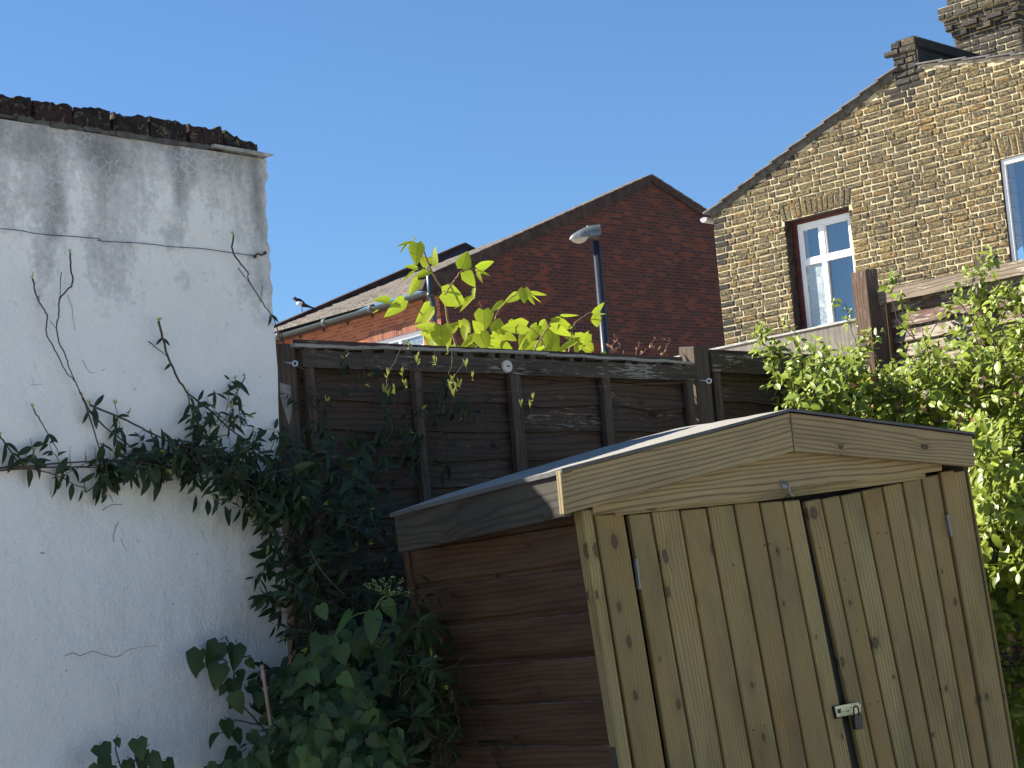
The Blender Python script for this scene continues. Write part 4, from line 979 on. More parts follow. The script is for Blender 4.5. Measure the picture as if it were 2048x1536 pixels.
for sgn in (-1, 1):
    for k in range(22):
        x0, x1 = (HW + .25) * k / 22, (HW + .25) * (k + 1) / 22 + .03; q = lambda x, d: (sgn * x, -.10, -s0 * x + d)
        p = [q(x0, .012), q(x1, .022), q(x1, .042), q(x0, .028)]
        mb.hexa([p[0], p[1], (p[1][0], .33, p[1][2]), (p[0][0], .33, p[0][2]), p[3], p[2], (p[2][0], .33, p[2][2]), (p[3][0], .33, p[3][2])])
mb.build('verge_tiles', M_tile, rh)
# raking parapet at the far end, with lead flashing on the roof side
fa = RED.hit(930, 485, 0.0, 0); fe = RED.hit(555, 648, LN)
mb = MB(); zA = RED.hit(930, 485, LN).z; xA = RED.hit(930, 485, LN).x; xE, zE = fe.x, fe.z; kk = (zA - zE) / (xA - xE)
xl = xE - 2.2; zl = zE - kk * 2.2; xr = xA + 3.2; zr = zA - kk * 3.2
mb.prism([(xl, zl - .13), (xA, zA - .13), (xr, zr - .13), (xr, zr), (xA, zA), (xl, zl)], LN - .02, LN + .3); mb.build('parapet', M_vb, rh)
mb = MB(); mb.prism([(xl, zl - .5), (xA, zA - .5), (xr, zr - .5), (xr, zr - .125), (xA, zA - .125), (xl, zl - .125)], LN + .0, LN + .2)
for k in range(7):
    x = xE + k * (xA - xE) / 6.5; z = zE + kk * (x - xE) - .13; mb.box(x, x + .04, LN - .014, LN + .04, z - .3, z)
mb.build('lead_flashing', M_lead, rh)
print('far parapet', xE, zE, xA, zA, 'roof far', rp_(0, 1), rp_(1, 1))

# ------------------------------------------------------------------ street lamp
LAMP_Y = 33.0
lb = at(1210, 735, LAMP_Y); LF = Frame((lb.x, lb.y, 0), radians(6))
lt = at(1192, 482, LAMP_Y)
lp = thing('street_lamp', 'black street lamp with a rounded grey hood in front of the red brick house', 'street lamp', LF)
mb = MB(); top = LF.l(lt); mb.tube([(0, 0, 0), (top.x, top.y * 0, top.z)], .085, .062, n=12)
mb.build('lamp_post', plain('black_post_paint', (0.018, 0.024, 0.03), 0.35), lp, smooth=True)
hc = LF.l(at(1170, 477, LAMP_Y)); hr = LF.l(at(1201, 470, LAMP_Y)); hl = LF.l(at(1138, 481, LAMP_Y))
mb = MB(); rows = []; n = 18
Lh = hr.x - hl.x
for i in range(n + 1):
    u = i / n; x = hl.x + Lh * u; base = hl.z + (hr.z - hl.z) * u * .7 - .0
    hgt_ = .185 * min(1, (u * 1.5)) ** .5 + .008; wd = .12 * min(1, u * 2.4 + .12) ** .6
    rows.append([(x, -cos(pi * j / 10) * wd, base + sin(pi * j / 10) ** .8 * hgt_) for j in range(11)])
mb.grid(rows); mb.build('lamp_hood', plain('weathered_aluminium', (0.15, 0.17, 0.17), 0.4, metal=.4, var=.25), lp, smooth=True)
mb = MB(); r_ = rows[-1]; mb.poly(r_[::-1]); mb.build('end_cap', plain('dark_end_cap', (0.05, 0.05, 0.05), 0.5), lp)
mb = MB(); rows2 = []
for i in range(11):
    u = i / 10; x = hl.x + Lh * (.05 + .55 * u); base = hl.z + .012 + u * .012; dd = .085 * sin(pi * u) ** .6 + .004
    rows2.append([(x, -cos(pi * j / 8) * .085, base - sin(pi * j / 8) * dd) for j in range(9)])
mb.grid(rows2); mb.build('lamp_bowl', plain('dusty_bowl', (0.30, 0.28, 0.25), 0.25), lp, smooth=True)
mb = MB(); s_ = LF.l(at(1175, 463, LAMP_Y)); mb.tube([(s_.x, 0, s_.z - .02), (s_.x + .01, 0, s_.z + .09)], .018, .016, n=8); mb.build('light_sensor', M_white, lp)

# ------------------------------------------------------------------ magpie on the far parapet
bp_ = RED.hw(604, 622, LN + .1); BF = Frame(bp_, radians(10))
bd = thing('bird', 'black and white bird perched on the far roof edge', 'bird', BF)
M_bk = plain('black_feathers', (0.02, 0.02, 0.025), 0.5); M_wf = plain('white_feathers', (0.75, 0.75, 0.75), 0.7)
mb = MB(); rows = []; body = [(-.20, .30, .012), (-.175, .305, .03), (-.14, .30, .052), (-.09, .255, .055), (-.03, .215, .085), (.04, .165, .08), (.09, .13, .05), (.16, .10, .03), (.30, .04, .018), (.36, .01, .006)]
for x, z, r in body: rows.append([(x, r * .8 * cos(2 * pi * k / 10), z + r * sin(2 * pi * k / 10)) for k in range(10)])
mb.grid(rows, None, True); bb = mb.build('body', M_bk, bd, smooth=True)
mb = MB(); mb.sphere((-.03, 0, .185), .085, (1.1, .95, .75), 10, 8); mb.build('white_belly', M_wf, bd, smooth=True)
mb = MB()
for y in (-.03, .03): mb.tube([(0.02, y, .12), (0.0, y, .06), (.01, y, -.02)], .009, .007, n=5)
mb.build('legs', M_bk, bd)

# ------------------------------------------------------------------ plants
M_stem = plain('brown_stem', (0.075, 0.052, 0.035), 0.8, bump=.3, var=.4)
M_gstem = plain('reddish_green_stem', (0.22, 0.13, 0.055), 0.6, var=.3)
M_pale_stem = plain('green_stem', (0.16, 0.20, 0.05), 0.6, var=.3)
M_ever = leaf_mat('dark_evergreen_leaf', (0.018, 0.032, 0.011), (0.038, 0.060, 0.020), (0.07, 0.10, 0.04), trans=0.12, rough=0.42, vein=.35, spec=.22)
M_hyd = leaf_mat('soft_green_leaf', (0.024, 0.050, 0.010), (0.048, 0.088, 0.018), (0.09, 0.13, 0.04), trans=0.2, rough=0.5, vein=.35)
M_hyd2 = leaf_mat('fresh_green_leaf', (0.05, 0.11, 0.022), (0.08, 0.15, 0.03), (0.14, 0.22, 0.06), trans=0.3, rough=0.5)
M_tipl = leaf_mat('yellow_green_bud', (0.34, 0.38, 0.05), (0.46, 0.46, 0.06), (0.5, 0.5, 0.2), trans=0.35, rough=0.5)
M_knot = leaf_mat('lime_green_leaf', (0.35, 0.42, 0.02), (0.46, 0.51, 0.03), (0.13, 0.20, 0.02), trans=0.6, rough=0.5, vein=.65)
M_hon = leaf_mat('honeysuckle_leaf', (0.13, 0.19, 0.02), (0.38, 0.45, 0.05), (0.48, 0.52, 0.12), trans=0.3, rough=0.33, vein=.25)
M_honf = leaf_mat('honeysuckle_tip', (0.42, 0.50, 0.07), (0.52, 0.58, 0.10), (0.6, 0.6, 0.25), trans=0.35, rough=0.45)
VIEW = -FWD
def rv(s=1.0): return Vector((U(-1, 1), U(-1, 1), U(-1, 1))) * s
def shoot(ml, ms, P, Dv, L, n, ll, lw, face, shape='ell', droop=0.3, spread=1.0, r0=.0022, pair=True, wander=.25, tipm=None, fold=.25, curl=.25, start=.12):
    "a twig from P along Dv with leaves at n nodes"
    Dv = Dv.normalized(); pts = [P.copy()]; d = Dv.copy(); st = L / n
    for i in range(n):
        d = (d + rv(wander) + Vector((0, 0, -droop * .12))).normalized(); pts.append(pts[-1] + d * st)
    ms.tube(pts, r0, r0 * .45, n=4, cap=False)
    ph = U(0, 3)
    for i in range(1, n + 1):
        if i / n < start: continue
        p = pts[i]; dd = (pts[i] - pts[i - 1]).normalized(); x = dd.cross(face)
        if x.length < .1: x = dd.orthogonal()
        x.normalize(); y = x.cross(dd).normalized(); k = 1 - .45 * (i / n) ** 2
        for sgn in ((-1, 1) if pair else (1 if i % 2 else -1,)):
            if R_() < .12: continue
            aa = ph + i * pi / 2 if pair else ph
            side = (x * cos(aa) + y * sin(aa) * .6) * sgn
            ld = (side * spread + dd * U(.2, .8) + Vector((0, 0, -droop)) * U(.3, 1.3) + rv(.22)).normalized()
            nn = (face * U(.4, 1.2) + Vector((0, 0, 1)) * U(.2, .9) + rv(.45)).normalized()
            l_ = ll * k * U(.65, 1.2)
            ml.leaf(p + ld * l_ * .08, p + ld * l_ * 1.08, lw * l_ / ll * U(.8, 1.2), nn, shape, fold, curl * U(.2, 1.6), n=5)
    if tipm is not None:
        p = pts[-1]
        for k in range(3): tipm.leaf(p, p + (d + rv(.45)).normalized() * ll * U(.25, .5), lw * .35, face + rv(.5), 'ell', .3, .1, n=3)
    return pts
def path(F, pp, off0=.02, off1=None, n=5, amp=.0015):
    off1 = off0 if off1 is None else off1; m = max(1, len(pp) - 1)
    return wiggle([F.hw(x, y, -(off0 + (off1 - off0) * i / m)) for i, (x, y) in enumerate(pp)], amp, n)
fW, fF = -WALL.B, -FENCE.B
# --- evergreen climber
ev = thing('evergreen_climber', 'dark evergreen climber trained along the wire on the white wall and over the fence corner', 'climbing plant', Frame(FENCE.w(-.6, -.25, fz0), 0))
IV = ev.matrix_world.inverted()
def bw(mb, name, mat, par, smooth=True, **k):
    "world space geometry into the local space of its parent"
    inv = par.matrix_world.inverted(); mb.v = [inv @ v for v in mb.v]; return mb.build(name, mat, par, smooth=smooth, **k)
ml, ms, mt = MB(), MB(), MB()
WS = [([(140, 505), (142, 540), (145, 567), (125, 590), (118, 605), (118, 630), (113, 655), (118, 685), (130, 710), (140, 740), (152, 765), (165, 795)], .0028, .03),
      ([(123, 545), (119, 600)], .0016, .0), ([(65, 557), (72, 590), (82, 610), (95, 635), (92, 665), (110, 700), (130, 740), (150, 765), (162, 790)], .0026, .0),
      ([(78, 592), (78, 610)], .0012, 0), ([(100, 642), (113, 657)], .0012, 0),
      ([(165, 795), (172, 815), (190, 870), (205, 915)], .003, .25), ([(165, 795), (185, 830), (230, 870), (290, 915)], .0035, .35), ([(180, 810), (240, 835), (310, 870), (370, 900), (405, 925)], .0035, .4),
      ([(317, 642), (325, 675), (335, 710), (355, 755), (380, 790), (420, 820), (450, 850), (490, 880), (560, 930)], .004, .3), ([(297, 683), (333, 712)], .002, .05),
      ([(66, 817), (80, 840), (100, 875), (120, 910)], .0022, .3), ([(0, 872), (20, 900), (45, 930), (110, 950), (150, 970), (170, 975)], .0025, .7),
      ([(-80, 945), (0, 936), (80, 930), (200, 922)], .004, .12), ([(200, 922), (330, 920), (400, 918)], .005, .6), ([(400, 918), (480, 940), (560, 975), (600, 1000)], .006, .9), ([(-80, 950), (60, 936), (140, 935), (215, 928)], .003, .2),
      ([(467, 470), (465, 500), (480, 525), (495, 545), (498, 562), (525, 605), (550, 640)], .003, .02), ([(476, 536), (498, 565)], .0018, 0), ([(524, 572), (520, 605)], .0015, 0),
      ([(490, 755), (470, 790), (455, 815)], .0022, .5), ([(470, 760), (475, 790), (482, 860)], .0022, .5), ([(375, 790), (390, 840), (410, 875)], .0022, .5),
      ([(430, 900), (470, 960), (500, 980), (560, 1010)], .004, .7), ([(522, 1180), (535, 1197), (553, 1212), (575, 1215)], .002, .5),
      ([(240, 850), (228, 880)], .0014, .6), ([(256, 830), (262, 815)], .0012, .4), ([(70, 900), (62, 925)], .0012, .5), ([(230, 810), (238, 835)], .0012, .3), ([(170, 985), (210, 960), (240, 940)], .002, .8)]
for k in range(26):                              # short upright side shoots off the horizontal branch
    x = U(30, 560); y = 928 + U(-8, 12) - max(0, x - 400) * .2; WS.append(([(x, y), (x + U(-14, 6), y - U(18, 48))], .0012, .45))
for k in range(12):
    x = U(160, 540); y = 935 + U(-5, 15) + max(0, x - 380) * .25; WS.append(([(x, y), (x + U(-14, 14), y + U(10, 30))], .0012, .5))
for pp, r, dens in WS:
    pts = path(WALL, pp, .028, .034); ms.tube(pts, r, r * .55, n=5, cap=False)
    L = sum((b - a).length for a, b in zip(pts, pts[1:])); acc = 0; step = .031 / max(dens, .02) if dens else 9e9; nx = step * R_()
    for a, b in zip(pts, pts[1:]):
        acc += (b - a).length
        if R_() < .10 and dens < .3: ms.tube([a, a + (rv(.6) + (b - a).normalized()).normalized() * .007], .0012, .0008, n=4)
        while acc > nx:
            nx += step * U(.6, 1.4); d = (b - a).normalized()
            for sg in (-1, 1):
                if R_() < .2: continue
                x = d.cross(fW).normalized() * sg; l_ = U(.045, .072) * (0.6 if dens < .4 else 1)
                ld = (x + d * U(-.2, .8) + Vector((0, 0, -U(.0, 1.3))) + fW * U(.0, .5) + rv(.2)).normalized()
                ml.leaf(a, a + ld * l_, l_ * U(.26, .36), (fW + Vector((0, 0, 1)) * U(0, 1) + rv(.4)), 'ell', .3, U(.1, .6), n=6)
    if dens > .2 or r > .002:
        e = pts[0]
        for k in range(3): mt.leaf(e, e + (Vector((0, 0, 1)) + rv(.5)).normalized() * U(.010, .022), .005, fW + rv(.3), 'ell', .3, .1, n=3)
# leafy arc on the wall, thickening towards the corner
arcs = [((90, 200), 928, 7, 4), ((200, 330), 926, 17, 17), ((330, 440), 925, 26, 26), ((440, 560), 945, 56, 44), ((390, 460), 845, 42, 12), ((430, 560), 1000, 32, 11)]
for (x0, x1), yc, hy, cnt in arcs:
    for k in range(cnt):
        x, y = U(x0, x1), yc + random.gauss(0, .5) * hy
        P = WALL.hw(x, y, -U(.015, .09 if x < 380 else .16)); dv = (WALL.A * U(-1, 1) + WALL.C * U(-.7, .9) + fW * U(0, .4))
        shoot(ml, ms, P, dv, U(.05, .10), 3, .062, .0205, fW, droop=.6, wander=.3, tipm=mt if R_() < .12 else None, r0=.0014)
for (bx, by, tx, ty, w_) in ((392, 990, 390, 1025, 12), (415, 1000, 418, 1030, 15), (450, 1012, 462, 1052, 15), (492, 1015, 490, 1062, 17), (515, 1020, 520, 1058, 15), (540, 1060, 545, 1100, 12), (537, 1110, 503, 1109, 13), (540, 1112, 542, 1146, 14), (550, 1215, 520, 1232, 8), (553, 1216, 540, 1235, 7), (560, 1217, 560, 1262, 11), (250, 960, 222, 962, 9), (262, 950, 283, 975, 13), (165, 980, 160, 1002, 6), (520, 975, 541, 972, 8)):
    a, b = WALL.hw(bx, by, -.05), WALL.hw(tx, ty, -.06); ml.leaf(a, b, (b - a).length * w_ / max(1, sqrt((tx - bx) ** 2 + (ty - by) ** 2)), fW + rv(.25), 'ell', .2, .15, n=6)
# mass in the corner by the fence and down beside the shed
MASS = [(558, 880), (590, 870), (640, 930), (690, 900), (720, 950), (765, 1000), (780, 1040), (770, 1090), (815, 1160), (845, 1240), (870, 1330), (900, 1430), (960, 1500), (990, 1540), (560, 1540), (575, 1200), (552, 1100), (520, 1010), (540, 930)]
cnt = 0
for k in range(340):
    x, y = sample(MASS)
    off = U(.03, .30) + max(0, (y - 1000)) / 536 * U(.0, .45)
    if x > 790: off = U(.62, .95)
    if x < 578: P = WALL.hw(x, y, -U(.02, .22))
    else: P = FENCE.hw(x, y, -off)
    dv = Vector((U(-1, 1), U(-.6, .3), U(-.4, 1)))
    shoot(ml, ms, P, dv, U(.08, .15), random.choice((3, 4, 5)), .068, .0215, (fF + fW * .5).normalized(), droop=.6, wander=.35, tipm=mt if R_() < .10 else None, r0=.0016)
for pp, o0, o1, r in (([(560, 660), (575, 710), (592, 730), (615, 745), (628, 770), (636, 795), (645, 820), (652, 835)], .02, .08, .0026), ([(548, 638), (556, 665), (565, 690), (560, 720)], .02, .03, .002),
    ([(696, 715), (698, 735), (708, 755), (716, 772), (728, 795)], .06, .05, .0018), ([(725, 690), (727, 740), (730, 760), (738, 778)], .05, .06, .0018), ([(838, 700), (846, 735), (847, 760), (842, 780)], .06, .08, .0018),
    ([(838, 705), (830, 720), (822, 745), (820, 765)], .06, .08, .0018), ([(780, 775), (800, 778), (830, 780), (860, 783), (895, 785), (925, 780), (945, 783), (965, 780), (980, 790), (985, 810), (1000, 830), (1020, 840), (1035, 830)], .08, .07, .0022),
    ([(793, 765), (788, 790), (792, 840), (780, 870), (760, 910), (740, 940)], .09, .1, .0022), ([(800, 815), (815, 850), (822, 875), (820, 910), (818, 930)], .08, .08, .002), ([(858, 790), (870, 825), (880, 870), (875, 910), (865, 960)], .07, .1, .0022),
    ([(902, 755), (903, 790), (898, 840), (890, 870), (876, 900), (850, 950)], .12, .1, .0022), ([(905, 700), (903, 735), (898, 745), (905, 755), (925, 730), (932, 720)], .16, .18, .0018), ([(946, 750), (945, 783)], .2, .1, .0014),
    ([(1043, 810), (1040, 840)], .2, .08, .0013), ([(1062, 805), (1058, 825), (1050, 838)], .2, .08, .0013), ([(818, 680), (800, 702), (790, 725), (778, 745), (772, 775)], .17, .18, .002), ([(780, 870), (800, 850), (830, 800)], .07, .1, .0016),
    ([(880, 860), (900, 880), (930, 900)], .05, .05, .0014), ([(620, 745), (640, 700)], .07, .07, .0012), ([(640, 775), (655, 750)], .07, .07, .0012), ([(740, 940), (760, 935), (800, 935), (830, 960)], .1, .1, .002),
    ([(840, 1430), (870, 1380), (895, 1440)], .9, .9, .0016), ([(1005, 1370), (1018, 1400), (1018, 1460), (1005, 1500), (985, 1520)], 1.0, .95, .0016), ([(965, 1440), (955, 1480), (940, 1500)], .95, .95, .0014), ([(620, 1100), (650, 1150), (690, 1190)], .5, .6, .0022)):
    ms.tube(path(FENCE, pp, o0, o1, 4, .0012), r, r * .6, n=5, cap=False)
for k in range(70):                              # thin trailing leaves over the upper fence
    x, y = sample([(600, 800), (700, 745), (860, 740), (960, 800), (900, 960), (760, 960), (640, 880)])
    P = FENCE.hw(x, y, -U(.05, .12)); shoot(ml, ms, P, Vector((U(-1, 1), U(-.3, .3), U(-1, 1))), U(.04, .09), 3, .050, .014, fF, droop=.8, wander=.4, r0=.0012, spread=.8, tipm=mt if R_() < .2 else None)
tips = [(775, 738), (805, 733), (768, 768), (775, 775), (790, 770), (811, 757), (905, 748), (903, 768), (912, 762), (920, 757), (946, 742), (1043, 798), (1066, 785), (1060, 800), (872, 712), (818, 678), (896, 688), (933, 718), (834, 705), (907, 775), (900, 760), (835, 712)]
for x, y in tips:
    off = .10 + max(0, (y - 700)) * .00125 + .03; P = FENCE.hw(x, y + 14, -off)
    ms.tube([P - Vector((0, 0, .02)), P], .0012, .001, n=4)
    for k in range(4):
        mt.leaf(P, P + (Vector((0, 0, 1)) + rv(.38)).normalized() * U(.016, .030), U(.005, .008), fF + rv(.5), 'ell', .3, -.1, n=4)
    for k in range(2): mt.leaf(P - Vector((0, 0, .006)), P + (rv(.8) + Vector((0, 0, .2))).normalized() * .014, .005, fF + rv(.5), 'ell', .3, .2, n=3)
bw(ml, 'leaves', M_ever, ev); bw(ms, 'stems', M_stem, ev); bw(mt, 'young_tips', M_tipl, ev)

# --- broad leaved climbing hydrangea at the foot of the corner
hy = thing('climbing_hydrangea', 'bushy plant with heart shaped leaves and a flat green flower head beside the shed', 'shrub', Frame(FENCE.w(-.8, -.6, fz0), 0))
ml, ms, ml2 = MB(), MB(), MB()
def heart(mb, P, L, down=.6, face=None, w=.85):
    face = face or (VIEW + Vector((0, 0, .7)))
    ld = (Vector((U(-.9, .9), 0, -U(.2, 1.0) * down * 1.6)) + VIEW * U(.0, .7) + rv(.15)).normalized()
    nn = (face.normalized() + rv(.55)).normalized()
    mb.leaf(P, P + ld * L, L * w * U(.85, 1.1), nn, 'heart', U(.15, .55), U(.05, .5), n=6)
    ms.tube([P - ld * L * .1 + Vector((0, 0, 0)), P - ld * L * .3 - VIEW * L * .5 + Vector((0, 0, -.01))], .0012, n=4, cap=False)
H1 = [(570, 1350), (640, 1270), (700, 1235), (760, 1260), (790, 1300), (780, 1360), (805, 1430), (815, 1545), (440, 1545), (520, 1480), (570, 1420)]
for k in range(560):
    x, y = sample(H1); dens = 1
    if y < 1330 and R_() < .45: continue
    P = FENCE.hw(x, y, -(.45 + (y - 1180) / 360 * .35 + U(-.25, .22))) if x > 600 else WALL.hw(x, y, -(.25 + U(-.15, .25)))
    heart(ml if R_() > .12 else ml2, P, U(.030, .060))
for x, y, L in ((400, 1300, 44), (438, 1285, 40), (470, 1290, 40), (496, 1318, 18), (440, 1328, 44), (410, 1330, 26), (466, 1358, 32), (452, 1372, 20), (470, 1385, 34), (495, 1372, 30), (520, 1385, 26), (478, 1400, 26), (505, 1410, 34), (535, 1400, 30), (550, 1420, 30), (450, 1440, 36), (470, 1458, 30), (440, 1468, 30), (500, 1465, 28), (552, 1375, 28), (525, 1432, 28), (480, 1340, 18), (505, 1360, 20), (475, 1500, 34), (500, 1515, 30), (440, 1528, 34), (415, 1530, 30), (540, 1470, 30)):
    P = WALL.hw(x, y, -U(.06, .16)); heart(ml, P, L * 6.0 / FPX * U(1.1, 1.35), 1.0)
for pp in ([(452, 1272), (468, 1320), (468, 1370), (485, 1410), (520, 1450), (560, 1500)], [(430, 1310), (455, 1325)], [(470, 1320), (500, 1312)], [(470, 1440), (520, 1450)]): ms.tube(path(WALL, pp, .07, .2), .0022, .003, n=5)
# flower head with its leaves
fo = .75
def fh(x, y, o=fo): return FENCE.hw(x, y, -o)
ms2, mf = MB(), MB()
ms2.tube(path(FENCE, [(745, 1290), (748, 1230), (760, 1200), (776, 1190)], fo - .05, fo, 3, 0), .0022, .0018, n=5)
for x, y in ((735, 1172), (748, 1164), (764, 1160), (784, 1156), (803, 1162), (822, 1182), (800, 1180), (784, 1184), (766, 1182), (776, 1172), (812, 1188), (757, 1176)):
    c = fh(x, y, fo + U(-.03, .03)); ms2.tube([fh(777, 1191), c], .0011, .0007, n=4)
    for k in range(16): mf.sphere(c + rv(.0085), U(.0011, .002), n=5, m=4)
for x, y in ((760, 1275), (772, 1285), (790, 1290), (752, 1290), (779, 1280)):
    c = fh(x, y, fo); ms2.tube([fh(768, 1300), c], .001, n=4)
    for k in range(10): mf.sphere(c + rv(.008), U(.001, .0018), n=5, m=4)
for x0, y0, x1, y1, w_, m_ in ((748, 1224, 742, 1288, 40, ml2), (772, 1200, 790, 1240, 34, ml2), (700, 1222, 672, 1270, 16, ml2), (790, 1240, 800, 1290, 16, ml2), (770, 1290, 768, 1355, 44, ml), (680, 1290, 688, 1330, 42, ml), (640, 1270, 628, 1310, 40, ml), (640, 1210, 652, 1240, 30, ml), (756, 1355, 780, 1395, 36, ml), (782, 1500, 790, 1545, 44, ml2), (770, 1325, 778, 1352, 14, ml2)):
    a, b = fh(x0, y0), fh(x1, y1, fo + .02); m_.leaf(a, b, w_ * 5.6 / FPX, VIEW + rv(.2), 'heart', .15, .15, n=8)
ms2.tube(path(FENCE, [(760, 1205), (745, 1222), (715, 1228), (690, 1245)], fo, fo, 3, 0), .0015, n=5); ms2.tube(path(FENCE, [(762, 1205), (785, 1230), (795, 1250)], fo, fo, 3, 0), .0015, n=5)
bw(ml, 'leaves', M_hyd, hy); bw(ml2, 'fresh_leaves', M_hyd2, hy); bw(ms, 'stems', M_stem, hy)
fh_ = bw(mf, 'flower_head', plain('green_flower_buds', (0.26, 0.33, 0.13), .7, var=.3), hy); bw(ms2, 'flower_stalks', M_pale_stem, hy)

# --- small sprig in front of the wall at the bottom left
sp = thing('leafy_sprig', 'round leaved sprig at the foot of the white wall, lower left', 'plant', Frame((WALL.hw(260, 1540, -.15).x, WALL.hw(260, 1540, -.15).y, 0), 0))
ml, ms = MB(), MB()
for x, y, L in ((232, 1478, 16), (200, 1490, 40), (215, 1512, 36), (275, 1478, 38), (290, 1500, 44), (300, 1508, 40), (255, 1520, 34), (330, 1522, 34), (225, 1530, 40), (300, 1535, 30), (195, 1530, 36), (270, 1545, 36)):
    P = WALL.hw(x, y, -U(.1, .18)); heart(ml, P, L * 5.7 / FPX * 1.15, .9)
for pp in ([(235, 1470), (232, 1500), (245, 1545)], [(290, 1490), (270, 1520), (262, 1550)], [(320, 1515), (290, 1535), (275, 1560)]): ms.tube(path(WALL, pp, .14, .14), .0018, .0025, n=5)
b_ = WALL.hw(262, 1560, -.14); ms.tube([b_, Vector((b_.x, b_.y, 0))], .003, n=5)
bw(ml, 'leaves', M_hyd, sp); bw(ms, 'stems', M_stem, sp)

# --- bamboo cane
c1, c2 = WALL.hw(524, 1330, -.34), WALL.hw(548, 1492, -.30); dd = (c2 - c1).normalized(); c3 = c2 + dd * ((0 - c2.z) / dd.z)
mb = MB(); N = 24; Lc = (c3 - c1).length
for k in range(8):
    a, b = c1.lerp(c3, k / 8), c1.lerp(c3, (k + 1) / 8); mb.tube([a, a + dd * .004, b - dd * .004, b], .0052, .0056, n=8)
    mb.tube([b - dd * .003, b + dd * .003], .0066, n=8)
cane = mb.build('garden_cane', plain('bleached_bamboo', (0.36, 0.27, 0.20), .7, bump=.2, var=.35)); tag(cane, 'pale bamboo cane standing upright in front of the white wall', 'cane')
mb = MB(); mb.sphere(c1 - dd * .008, .004); mb.build('cane_cap', M_dark, cane)

# --- knotweed behind the fence, lit from behind
kf = FENCE
kn = thing('knotweed', 'sunlit lime green knotweed with broad leaves rising behind the fence', 'tall weed', Frame((kf.w(0.15, .6, 0).x, kf.w(.15, .6, 0).y, 0), 0))
ml, ms = MB(), MB()
KL = [(834, 486, 832, 530, 34, .1), (825, 485, 792, 493, 10, .5), (815, 488, 800, 507, 6, .5), (832, 480, 823, 469, 3, .2), (873, 530, 866, 491, 19, -.6), (858, 528, 838, 512, 24, -.3), (834, 537, 808, 533, 13, .5), (828, 542, 805, 564, 8, .4),
      (858, 543, 824, 560, 17, .3), (836, 560, 818, 592, 21, -.2), (924, 537, 935, 502, 34, .0), (952, 535, 986, 522, 20, .4), (928, 544, 952, 574, 27, -.1), (956, 544, 964, 566, 9, .5), (958, 541, 982, 553, 7, .3), (949, 577, 947, 600, 9, .4),
      (946, 593, 920, 626, 13, .5), (946, 595, 908, 615, 14, .4), (884, 586, 933, 606, 48, -.1), (780, 602, 747, 600, 20, .3), (808, 600, 770, 634, 29, -.1), (756, 620, 744, 627, 3, 0), (860, 612, 835, 645, 31, -.3), (868, 655, 827, 654, 19, .2),
      (882, 652, 884, 700, 48, -.1), (862, 648, 858, 698, 32, .3), (894, 668, 918, 643, 25, -.3), (924, 640, 940, 668, 24, .2), (967, 620, 969, 662, 40, -.1), (962, 662, 944, 640, 22, .2), (988, 662, 1000, 632, 24, -.2), (1053, 652, 1003, 656, 34, .1),
      (1050, 668, 1040, 697, 21, .2), (952, 671, 917, 704, 18, .4), (958, 664, 974, 702, 36, -.1), (984, 668, 1012, 680, 20, .1), (1010, 668, 1034, 681, 18, .2), (965, 697, 1016, 704, 18, .4), (1075, 652, 1052, 692, 26, -.2), (1080, 660, 1094, 638, 26, .3),
      (1104, 645, 1148, 655, 28, -.1), (1123, 629, 1158, 630, 8, .6), (1092, 660, 1102, 700, 38, -.1), (1085, 690, 1038, 706, 26, .2), (1150, 684, 1108, 710, 16, .4), (1133, 666, 1154, 684, 18, .2), (1178, 668, 1158, 702, 20, -.2),
      (1048, 577, 1049, 607, 25, .1), (1037, 589, 1007, 606, 19, -.1), (1006, 604, 978, 629, 14, .3), (1054, 584, 1069, 612, 10, .4), (1062, 584, 1094, 590, 9, .3), (1063, 590, 1086, 608, 3, 0), (1186, 626, 1212, 605, 14, .3), (1190, 631, 1196, 656, 22, -.1),
      (1192, 627, 1213, 629, 4, .3), (1150, 670, 1184, 680, 21, .2), (1153, 690, 1155, 713, 11, .3), (1166, 687, 1184, 713, 16, .2), (1172, 684, 1187, 702, 20, .3), (1020, 640, 1032, 652, 12, .2), (905, 690, 925, 712, 22, .3), (1000, 690, 1030, 712, 26, -.2),
      (1050, 696, 1078, 714, 24, .1), (1110, 700, 1140, 716, 22, .2), (870, 690, 885, 712, 24, 0), (940, 690, 950, 712, 22, .1), (1205, 704, 1214, 722, 14, .2), (1130, 640, 1112, 652, 10, .3)]
KL += [(a + U(-14, 14), b + U(4, 22), c + U(-14, 14), d + U(4, 22), w_ * U(.7, 1), U(-.5, .5)) for a, b, c, d, w_, tl in KL if w_ > 17 and b > 600 and a > 850 and a < 1170 for _ in (0,) if R_() < .7]
for x0, y0, x1, y1, w_, tl in KL:
    o = -U(.15, .6); a = kf.hw(x0, y0, -o); b = kf.hw(x1, y1, -(o + U(-.02, .02) + tl * .02)); dpt = a.y
    d = (b - a).normalized(); xs_ = d.cross(VIEW).normalized(); nn = VIEW * cos(tl * 1.2) + xs_ * sin(tl * 1.2)
    ml.leaf(a, b, w_ * dpt / FPX / max(.5, cos(tl)), nn + rv(.12), 'heart', U(.1, .3) + abs(tl) * .5, U(-.1, .2), n=9)
